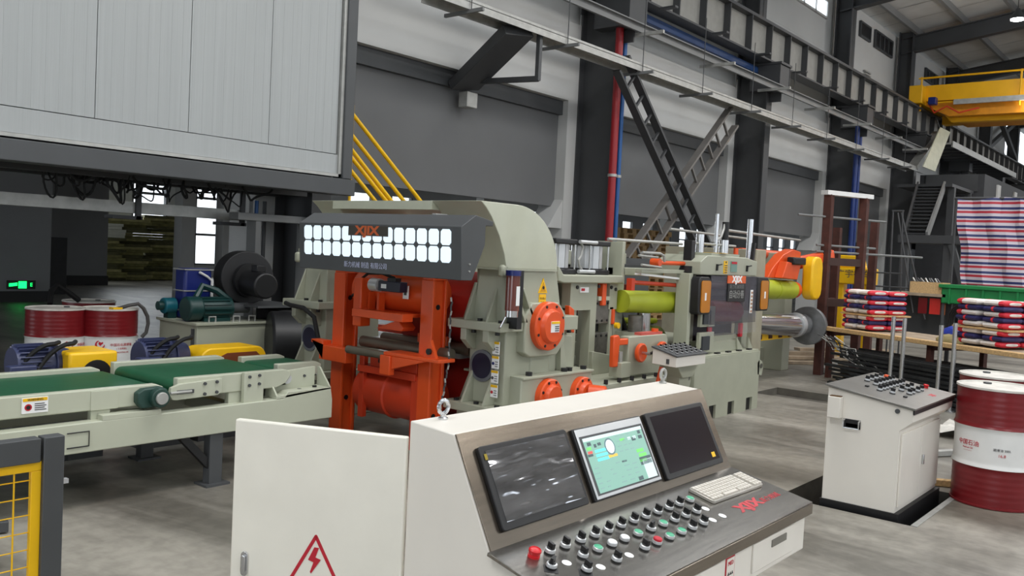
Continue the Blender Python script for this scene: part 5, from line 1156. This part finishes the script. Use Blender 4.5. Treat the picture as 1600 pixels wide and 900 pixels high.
for x_ in (8.08, 9.86): MB(t).prism([(x_-.1, .4), (x_+.02, .38), (x_+.05, .46), (x_+.02, .55), (x_-.06, .58), (x_-.12, .55)], 'y', 4.3, 4.34).build('lifting_eye', grey, t, bevel=.006); MB(t).cyl((x_-.02, 4.3, .5), (x_-.02, 4.29, .5), .03, 14).build('eye_hole', mat('eye_shadow', (80, 80, 72), .5), t)

# ================= COILER BEHIND =================
t = thing('coiler', 'coiler with chrome drum, lime rubber roll and orange press arm', 'machine', (12.5, 5.5, 0))
DA = Vector((1.6, -.35, -.03)).normalized()
p0 = Vector((11.3, 5.3, .88)); p1 = Vector((13.0, 5.2, .8))
MB(t).cyl(p0, p1, .165, 40).build('chrome_drum', chrome, t)
MB(t).cyl(p1, p1+Vector((.1, 0, 0)), .19, 40).build('drum_collar', alu, t); MB(t).cyl(p1+Vector((.1, 0, 0)), p1+Vector((.35, 0, 0)), .165, 40).build('drum_end', chrome, t)
MB(t).cyl((13.42, 5.15, .78), (13.5, 5.15, .78), .3, 40).build('end_disc', mat('disc_grey', (130, 132, 134), .45, .5, var=.1, scale=10), t, bevel=.008)
MB(t).cyl((11.7, 5.2, 1.355), (12.8, 5.2, 1.34), .14, 32).build('rubber_roll', lime, t); MB(t).cyl((12.15, 5.2, 1.35), (12.22, 5.2, 1.35), .146, 32).build('roll_ring', lime, t)
MB(t).cyl((12.8, 5.2, 1.34), (12.95, 5.2, 1.34), .125, 28).build('roll_hub', orange, t)
yv = MB(t); yv.prism([(a, b) for a, b in rrect(13.0, 1.2, 13.42, 1.86, .16)], 'y', 4.95, 5.12); yv.build('yellow_guard', yellow, t, bevel=.03)
MB(t).prism([(11.85, 1.52), (12.0, 1.66), (12.35, 1.86), (12.7, 1.95), (13.0, 1.92), (13.0, 1.8), (12.9, 1.6), (12.8, 1.5)], 'y', 5.15, 5.3).build('press_arm', orange, t, bevel=.01)
MB(t).prism([(12.05, 1.52), (12.6, 1.5), (12.7, 1.72), (12.2, 1.76)], 'y', 5.02, 5.15).build('arm_box', orange, t, bevel=.01)
MB(t).box(12.35, 12.8, 4.98, 5.1, 1.72, 1.83).build('dark_motor', black, t, bevel=.02)
MB(t).beam((13.25, 5.3, 1.75), (13.95, 5.0, 1.9), .1, .2).build('outer_arm', orange, t, bevel=.04)
MB(t).cyl((12.7, 6.0, 1.87), (14.3, 6.0, 1.87), .075, 24).build('rear_orange_roll', orange, t)
MB(t).box(11.1, 11.4, 5.0, 6.4, 0, 1.9).build('near_stand', mat('stand_beige', (160, 154, 134), .5), t, bevel=.01)
MB(t).box(13.6, 13.9, 5.6, 6.4, 0, 1.9).build('far_stand', grey, t, bevel=.01)
MB(t).box(11.4, 13.6, 5.9, 6.3, 0, .35).build('foot_beam', grey, t)
MB(t).box(11.35, 13.3, 5.25, 5.35, .6, .72).build('yellow_strip', yellow, t)
for k in range(5): MB(t).box(11.5+k*.36, 11.62+k*.36, 5.24, 5.25, .62, .7).build('dark_stripe', rust, t)
for y_ in (5.5, 6.4): MB(t).cyl((11.2, y_, 2.15), (13.8, y_, 2.12), .02, 8).build('top_rod', galv, t)
MB(t).box(11.35, 11.5, 5.15, 5.25, .1, .75).build('red_bracket', dorange, t)

# ================= BROWN RACK =================
t = thing('brown_steel_rack', 'tall rusty brown steel rack with white top bar', 'rack', (14, 5, 0))
for (x_, y_, h) in ((13.75, 5.05, 2.85), (14.5, 4.75, 2.85)): MB(t).box(x_-.065, x_+.065, y_-.06, y_+.06, 0, h).build('post', rust, t, flat=True)
for (x_, y_, h) in ((15.2, 5.4, 2.4), (15.9, 5.0, 2.55)): MB(t).box(x_-.06, x_+.06, y_-.06, y_+.06, 0, h).build('rear_post', rust, t, flat=True)
for z in (1.8, 1.15): MB(t).beam((13.75, 5.05, z), (14.5, 4.75, z), .1, .12).build('cross_bar', mat('dark_brown_steel', (62, 40, 34), .7), t)
MB(t).beam((13.65, 5.09, 2.88), (14.62, 4.7, 2.88), .14, .07).build('top_bar', drumw, t)
for z, a, b in ((2.5, .6, .5), (1.95, .2, 1.4), (2.05, .2, .3)): MB(t).cyl((13.75-a, 5.05+a*.4, z), (14.5+b, 4.75-b*.4, z), .018, 8).build('rod', steell, t)
MB(t).beam((13.9, 5.0, .06), (14.9, 5.2, .12), .12, .08).build('foot_tube', galv, t)
for (a, b) in (((13.75, 5.05), (15.2, 5.4)), ((14.5, 4.75), (15.9, 5.0))): MB(t).beam((*a, 1.15), (*b, 1.15), .06, .08).build('side_bar', rust, t)
tag(MB().box(13.9, 14.4, 4.6, 4.7, 0, .04).build('blue_rag', dblue, bevel=.01), 'flat blue rag lying between the rack feet', 'rag')
# yellow machine behind rack
t = thing('yellow_machine', 'yellow steel bracketed machine standing behind the brown rack', 'machine', (17, 5.7, 0))
MB(t).box(16.3, 16.6, 5.1, 5.85, 1.42, 1.72).build('front_beam', yellow, t, bevel=.02); MB(t).prism([(5.3, 1.72), (5.85, 1.72), (5.85, 1.95), (5.36, 1.95)], 'x', 16.35, 16.6).build('upper_box', yellow, t, bevel=.02)
for x_ in (5.2, 5.7): MB(t).box(16.35, 16.55, x_-.07, x_+.07, 0, 1.45).build('leg', yellow, t, bevel=.02)
text('广宇行车', .16, fX(16.295, 5.45, 1.6), dark, t)

# ================= TABLE, RODS, BAGS =================
TD = Vector((-1.66, -3.08, 0)).normalized(); TN = Vector((TD.y, -TD.x, 0)); TN = -TN if TN.x < 0 else TN     # along the table, and away from camera
TO = Vector((13.52, 4.98, 0))
def TP(a, b, z): return TO+TD*a+TN*b+Vector((0, 0, z))
def tbox(root, a0, a1, b0, b1, z0, z1, name, m, parent=None, bevel=0):
    q = MB(root); vs = [TP(a, b, z) for a in (a0, a1) for b in (b0, b1) for z in (z0, z1)]
    q.add(vs, [(0, 1, 3, 2), (4, 6, 7, 5), (0, 4, 5, 1), (2, 3, 7, 6), (0, 2, 6, 4), (1, 5, 7, 3)]); return q.build(name, m, parent, bevel=bevel)
t = thing('long_table', 'long low rack topped with a pale timber plank carrying the bag stacks', 'table', TP(2, .5, 0))
tbox(t, 0, 6.2, 0, .14, .73, .79, 'front_plank', wood, t, .006)
for k in range(5): tbox(t, 0.2, 6.2, .17+k*.2, .35+k*.2, .74, .78, 'plank', woodg, t, .004)
for a in (.1, 2.0, 3.9, 5.8):
    for b in (.06, 1.05): tbox(t, a, a+.07, b, b+.07, 0, .73, 'leg', rust, t)
    tbox(t, a, a+.07, .06, 1.1, .66, .73, 'cross_bar', rust, t)
k = 0
for lay in range(9):
    for j in range(10-lay//3):
        a0 = .5+random.uniform(-.4, .3); b = -.42+j*.085+random.uniform(-.02, .02)+lay*.03; z = .025+lay*.058
        p = TP(a0+.3, b, z); p2 = TP(6.4+random.uniform(-.4, .2), b+random.uniform(-.05, .05), z)
        tag(MB().beam(p, p2, random.choice((.04, .055, .03)), .035).build('steel_rod', rods, flat=True), 'long dark steel bar in the bundle heaped under the timber plank', 'bar', 'steel bars under the plank')
t = thing('wire_coil', 'loose black wires tangled at the left end of the bar bundle', 'wire', TP(0.5, -.2, .5))
for i in range(14):
    q = MB(t); a0 = .2+random.uniform(0, .4); q.tube([TP(a0+s_*.12, -.2-.04*math.sin(3*s_+i), .66-s_*.05+.03*math.sin(i+s_*2)) for s_ in range(9)], .007, 5); q.build('wire', rods if i % 2 else galv, t)
# bags
def bag(a, b, z, L, W_, H, col, layer, stack, side, kk):
    t = thing('feed_bag', 'x', 'bag', TP(a+L/2, b+W_/2, z))
    def pill(m_, u0, u1, nm, par=None, grow=0, seed=0):
        q = MB(t); n = 10; ring = 12; vs = []
        for i in range(n+1):
            u = u0+(u1-u0)*i/n; e = min(1, (min(u, 1-u)*5.5)**.5+.12)
            for j in range(ring):
                an = 2*math.pi*j/ring; cy = math.cos(an); sy_ = math.sin(an)
                yy = .5+.5*(abs(cy)**.6)*(1 if cy > 0 else -1)*min(1, e+.15)*(1+grow); zz = .5+.5*(abs(sy_)**.75)*(1 if sy_ > 0 else -1)*e*(1+grow)
                vs.append(TP(a+u*L, b+yy*W_, z+zz*H+.004*math.sin(9*u+kk)*grow))
        fs = [(i*ring+j, i*ring+(j+1) % ring, (i+1)*ring+(j+1) % ring, (i+1)*ring+j) for i in range(n) for j in range(ring)]+[tuple(range(ring-1, -1, -1)), tuple(range(n*ring, (n+1)*ring))]
        q.add(vs, fs); return q.build(nm, m_, par if par else t)
    body = pill(bagw if col == 'w' else bagn, .01, .99, 'sack')
    if col == 'w': pill(bagr, .03 if side.endswith('left one') else .7, .3 if side.endswith('left one') else .97, 'red_end_print', t, .03)
    else: pill(bagr, .42, .5, 'red_band_print', t, .02)
    t['label'] = '%s woven bag, %s layer of the %s bag stack, %s' % ('white and red' if col == 'w' else 'navy', layer, stack, side); t['group'] = 'woven bags on the %s stack' % stack
    return t
ords = ['lowest', 'second', 'third', 'fourth', 'fifth', 'sixth', 'seventh', 'topmost']
for stack, a_, z0, nl in (('right', 2.28, .80, 8), ('left', .22, .80, 8)):
    z = z0; BL = .39 if stack == 'right' else .31
    for l in range(nl):
        if l == 3 and True:
            o_ = tbox(None, a_-.02, a_+2*BL+.02, .2, .95, z, z+.022, 'slip_board', wood); tag(o_, 'thin wooden board between the bag layers of the %s stack' % stack, 'board'); z += .024
        H = .07
        c_ = 'w' if l in (0, 2, 3, 5, 7) else 'n'
        for s_ in range(2):
            j = random.uniform(-.015, .015)
            bag(a_+s_*BL+j, .2+random.uniform(-.01, .02), z, BL-.025, .36, H+.012, c_, ords[l], stack, 'front %s one' % ('left' if s_ == 0 else 'right'), l+s_)
            bag(a_+s_*BL-j, .57, z, BL-.025, .36, H+.004, c_, ords[l], stack, 'rear %s one' % ('left' if s_ == 0 else 'right'), l+s_+1)
        z += H
# small heap between the stacks
for nm, lb, a, b, L, W_, H, m_, cat in (('straw_sack', 'olive brown crumpled sack lying on the table between the stacks', 2.0, .15, .4, .3, .1, mat('sack_olive', (150, 138, 96), .9, bump=.4), 'sack'), ('blue_yellow_bundle', 'blue film bundle with yellow tape on the table between the stacks', 1.72, .55, .4, .3, .2, mat('film_blue', (44, 66, 170), .4, bump=.5), 'bundle'), ('cable_coil', 'black coiled hoses leaning behind the table between the stacks', 1.5, 1.0, .3, .3, .01, rubber, 'coil')):
    if nm == 'cable_coil':
        q = MB()
        for r_ in (.16, .19, .22, .25): q.tube([TP(a+.15+r_*math.cos(x*math.pi/8), b+.05*r_*10*0+.1, 1.03+r_*math.sin(x*math.pi/8)) for x in range(17)], .016, 6)
        tag(q.build(nm, rubber), lb, cat)
    else:
        q = MB(); q.lathe(TP(a+L/2, b+W_/2, .79), [(L*.5, 0), (L*.52, H*.4), (L*.4, H*.8), (L*.12, H), (.001, H)], 14)
        for i in range(len(q.v)): q.v[i] += Vector((random.uniform(-.02, .02), random.uniform(-.02, .02), random.uniform(-.01, .01) if q.v[i].z > .82 else 0))
        o_ = tag(q.build(nm, m_), lb, cat)
# chrome posts
for k, (x_, y_, h) in enumerate(((11.7, 3.37, 1.12), (11.7, 3.235, 1.11), (11.7, 2.8, 1.06), (11.7, 2.645, 1.1))):
    t = thing('steel_post', ('first', 'second', 'third', 'fourth')[k]+' from the left of the four upright stainless posts behind the cabinet', 'post', (x_, y_, 0), 'stainless posts behind the cabinet')
    MB(t).cyl((x_, y_, 0), (x_, y_, h), .026, 14).build('tube', chrome, t); MB(t).cyl((x_, y_, 0), (x_, y_, .015), .06, 16).build('foot', chrome, t)

# debris on floor at right
for k, (x_, y_, L, a, m_, lb, nm) in enumerate(((9.0, 2.2, 1.2, .3, dark, 'dark flat bar on the floor behind the cabinet', 'flat_bar'), (8.6, 2.15, .8, -.5, galv, 'short pale channel on the floor beside the cabinet', 'channel'), (9.6, 2.0, 1.3, .1, yellow, 'yellow strip on the floor beyond the cabinet', 'strip'), (7.62, 1.62, .5, -1.1, wood, 'wooden batten beside the trench and the nearest drum', 'batten'))):
    d_ = Vector((math.cos(a), math.sin(a), 0)); p = Vector((x_, y_, .03)); tag(MB().beam(p-d_*L/2, p+d_*L/2, .07, .05).build(nm, m_, bevel=.003), lb, 'bar')
t = thing('crumpled_sheet', 'crumpled pale sheet on the floor beyond the cabinet', 'sheet', (10.1, 2.1, 0)); q = MB(t); 
for i in range(8):
    for j in range(6): q.v.append(Vector((9.8+i*.12, 1.8+j*.12, .02+random.uniform(0, .09)))-q.off)
q.f = [(i*6+j, i*6+j+1, (i+1)*6+j+1, (i+1)*6+j) for i in range(7) for j in range(5)]; q.build('sheet', drumt, t)

# ================= RIGHT BACKGROUND =================
for k in range(7):
    tag(MB().beam((13.9+k*.42, 6.5-k*.04, .03+.06*(k % 3)), (15.6+k*.42, 5.3-k*.04, .03+.06*(k % 3)), .2, .05).build('timber_board', woodg, flat=True), 'weathered board lying on the floor behind the brown rack, number %s from the machine' % ('one', 'two', 'three', 'four', 'five', 'six', 'seven')[k], 'board', 'weathered boards on the floor')
t = thing('striped_tarpaulin', 'red white and blue striped tarpaulin hung on a frame at the right', 'tarpaulin', (18, 3.5, 2.3))
q = MB(t); nx, nz = 40, 16
q.v = []
for i in range(nx+1):
    for j in range(nz+1):
        y = 4.2-i*.08+.02*math.sin(j*.7); zt_ = 3.12-.03*math.sin(i*.5)-.012*i*.0; z = 1.52+(zt_-1.52)*j/nz
        q.v.append(Vector((18+.035*math.sin(i*.9+j*.35)+.02*math.sin(i*2.3), y-(1-j/nz)*.18*(1 if i < 2 else .9), z))-q.off)
q.f = [(i*(nz+1)+j, (i+1)*(nz+1)+j, (i+1)*(nz+1)+j+1, i*(nz+1)+j+1) for i in range(nx) for j in range(nz)]
q.build('cloth', tarp_mat(), t)
MB(t).cyl((18.05, 4.25, 3.13), (18.05, .9, 3.13), .025, 8).build('top_pole', steel, t)
for y_ in (4.22, 2.4, 1.0): MB(t).cyl((18.06, y_, 0), (18.06, y_, 3.15), .025, 8).build('pole', steel, t)
t = thing('green_crate', 'long green plastic crate behind the right bag stack', 'crate', (16, 3.2, 0))
MB(t).box(15.9, 16.6, 1.9, 3.85, 1.2, 1.5).build('tray', greenp, t, bevel=.02); MB(t).box(15.86, 16.64, 1.86, 3.89, 1.46, 1.52).build('rim', greenp, t, bevel=.01)
for k in range(8): MB(t).box(15.87, 15.9, 1.95+k*.25, 1.98+k*.25, 1.2, 1.47).build('rib', greenp, t)
MB(t).box(15.95, 16.6, 1.9, 2.5, .95, 1.2).build('lower_box', greenp, t, bevel=.01)
for y_ in (2.0, 3.7): MB(t).box(16.0, 16.06, y_, y_+.06, 0, 1.2).build('leg', black, t); MB(t).box(16.5, 16.56, y_, y_+.06, 0, 1.2).build('leg', black, t)
t = thing('work_shelf', 'low steel shelf with red door panels beside the stairs', 'shelf', (16.2, 4.2, 0))
MB(t).box(15.9, 16.5, 3.78, 4.66, 1.3, 1.35).build('shelf_board', woodg, t)
MB(t).box(16.4, 16.5, 3.78, 4.6, .6, 1.3).build('back_panel', dark, t)
for y0_, y1_, m_ in ((4.08, 4.22, drumr), (3.87, 4.04, mat('bright_red_panel', (200, 40, 30), .5)), (3.79, 3.85, mat('rusty_orange_panel', (180, 96, 50), .6))): MB(t).box(15.98, 16.0, y0_, y1_, 1.0, 1.27).build('door_panel', m_, t)
for y_ in (3.8, 4.6): MB(t).box(15.95, 16.0, y_, y_+.04, 0, 1.3).build('leg', dark, t)
t = thing('wooden_box', 'shallow pale wooden box on the shelf beside the stairs', 'box', (16.1, 4.1, 1.35))
MB(t).box(15.92, 15.95, 3.84, 4.36, 1.35, 1.54).build('front_board', wood, t); MB(t).box(16.4, 16.43, 3.84, 4.36, 1.35, 1.54).build('rear_board', wood, t)
for y_ in (3.84, 4.34): MB(t).box(15.95, 16.4, y_, y_+.02, 1.35, 1.54).build('end_board', wood, t)
MB(t).box(15.95, 16.4, 3.86, 4.34, 1.35, 1.37).build('bottom_board', wood, t)
for i in range(9): MB(t).beam((16.1, 3.9+i*.05, 1.5), (16.2+random.uniform(-.1, .1), 4.0+i*.05, 1.6), .02, .02).build('tool', random.choice((dark, galv)), t)
# wire frame trestle
t = thing('wire_trestle', 'thin dark steel trestle frame left of the stairs', 'trestle', (16, 4.6, 0))
for (a, b) in (((16, 4.74, 2.75), (16, 4.7, .6)), ((16, 4.58, 2.75), (16, 4.5, .6)), ((16, 4.6, 2.72), (16, 4.1, .9)), ((16, 4.66, 2.72), (16, 4.3, 1.0)), ((16, 4.76, 2.75), (16, 4.56, 2.75)), ((16, 4.95, 1.66), (16, 4.52, 1.66)), ((16, 5.0, 1.42), (16, 4.3, 1.42))): MB(t).cyl(a, b, .014, 6).build('bar', steel, t)
for y_ in (4.7, 4.5): MB(t).cyl((16, y_, 0), (16, y_, .62), .014, 6).build('leg', steel, t)
# stairs
t = thing('steel_stairs', 'dark steel staircase with many treads rising behind the tarpaulin', 'stairs', (30, 7.5, 0))
n = 15
for i in range(n):
    f_ = i/(n-1); xx = 26+4.6*f_; zz = 2.75+1.75*f_; yc0 = 6.75+.85*f_; yc1 = 7.3+1.05*f_
    MB(t).box(xx-.16, xx+.16, yc0, yc1, zz, zz+.04).build('tread', steel, t, flat=True)
    MB(t).box(xx+.14, xx+.16, yc0, yc1, zz-.1, zz).build('riser', dark, t, flat=True)
MB(t).beam((25.8, 6.72, 2.68), (30.8, 7.58, 4.55), .06, .3).build('stringer', steell, t); MB(t).beam((25.8, 7.3, 2.68), (30.8, 8.4, 4.55), .06, .3).build('stringer', steel, t)
MB(t).box(25.4, 26.1, 5.6, 7.35, 2.5, 2.72).build('landing', steel, t, flat=True)
MB(t).box(30.6, 33.5, 7.3, 9.0, 4.5, 4.6).build('upper_landing', steel, t, flat=True)
for (x_, y_) in ((25.6, 6.1), (25.6, 7.2), (31, 7.4), (33.2, 7.4)): MB(t).box(x_-.1, x_+.1, y_-.1, y_+.1, 0, 2.5 if x_ < 26 else 4.5).build('support_post', steel, t, flat=True)
MB(t).beam((25.5, 6.0, 2.5), (25.5, 5.3, .3), .15, .15).build('diagonal_brace', steel, t)
t = thing('stair_room', 'dark enclosure beneath and beyond the staircase', 'enclosure', (34, 7.5, 0))
MB(t).box(33.6, 46, 7.0, 9.1, 0, 5.2).build('wall_block', mat('dark_enclosure', (58, 59, 62), .7), t, flat=True)
MB(t).box(33.56, 33.6, 7.2, 8.9, 4.6, 5.2).build('doorway', steel, t)
for x_ in (35.5, 38.5): MB(t).box(x_, x_+.5, 6.94, 7.0, 3.4, 5.0).build('pale_panel', wallw, t)
t = thing('hanging_white_panel', 'pale folded sheet panel hanging at the bend of the cable tray', 'panel', (31.5, 8.3, 5.5))
MB(t).add([(30.9, 8.3, 5.2), (32.0, 8.2, 5.15), (33.6, 8.2, 6.7), (32.7, 8.3, 6.75), (30.9, 8.33, 5.2), (32.0, 8.23, 5.15), (33.6, 8.23, 6.7), (32.7, 8.33, 6.75)], [(0, 1, 2, 3), (7, 6, 5, 4), (0, 4, 5, 1), (1, 5, 6, 2), (2, 6, 7, 3), (3, 7, 4, 0)]).build('sheet', mat('olive_white', (178, 178, 156), .5), t)
MB(t).cyl((32.6, 8.3, 6.7), (32.6, 8.4, 7.0), .01, 6).build('hanger', dark, t)
# trusses seen through far right
t = thing('far_cross_bracing', 'crossed dark steel bracing high at the far end', 'bracing', (50, 8, 8))
for a, b in (((46.7, 9.7, 7.8), (52.4, 9.7, 9.8)), ((46.7, 9.5, 9.8), (52.4, 9.5, 7.8))): MB(t).beam(a, b, .2, .2).build('brace', steel, t)
# pallets and foam boards in the side bay
pm = None
for c_ in range(3):
    for r_ in range(17):
        x_ = 19.0+c_*1.25; z = .0+r_*.2+.3*0
        if pm is None:
            q = MB()
            for i in range(5): q.box(-.55, .55, -.5+i*.21, -.36+i*.21, .12, .145)
            for i in range(3): q.box(-.55, .55, -.5+i*.43, -.4+i*.43, 0, .02); q.box(-.55+i*.45, -.42+i*.45+.07, -.5, .5, .02, .12)
            pm = q.build('wooden_pallet', wood, flat=True); o = pm
        else: o = pm.copy(); COL.objects.link(o)
        o.location = (x_+random.uniform(-.04, .04), 13.1+random.uniform(-.05, .05), r_*.147+.0)
        o.location.z = r_*.147+.0
        tag(o, '%s pallet up the %s pile of wooden pallets behind the pipe column' % (('lowest', 'second', 'third', 'fourth', 'fifth', 'sixth', 'seventh', 'eighth', 'ninth', 'tenth', 'eleventh', 'twelfth', 'thirteenth', 'fourteenth', 'fifteenth', 'sixteenth', 'topmost')[r_], ('left', 'middle', 'right')[c_]), 'pallet', 'stacked wooden pallets')
for (c_, x_, y_, n_) in ((0, 15.2, 31.2, 22), (1, 17.0, 31.6, 24), (2, 14.2, 31.0, 20)):
    z = .02
    for k in range(n_):
        h = .1
        o = MB().box(-.85+.1*math.sin(k*2.1+c_), .8+.1*math.sin(k*1.3), -.5, .5, 0, h-.006).build('foam_board', (foam, mat('foam_dark', (84, 82, 52), .9, var=.2), mat('foam_pale', (150, 144, 96), .9, var=.2))[(k*7+c_*3) % 5 % 3] if (k < 15 or c_ != 2) else mat('white_foam', (190, 190, 176), .8))
        o.location = (x_+random.uniform(-.12, .12), y_+random.uniform(-.1, .1), z); o.rotation_euler = (0, 0, -.2+random.uniform(-.06, .06)); z += h
        tag(o, 'olive foam board in the tall loose stacks in the dim side bay', 'board', 'foam boards in the side bay')
tag(MB().box(9.3, 10.2, 23.9, 24.6, 0, 1.5).build('dark_cabinet', mat('dim_cabinet', (60, 61, 62), .6), bevel=.01), 'plain dark cabinet against the side wall right of the exit sign', 'cabinet')

for o in protos: bpy.data.objects.remove(o)
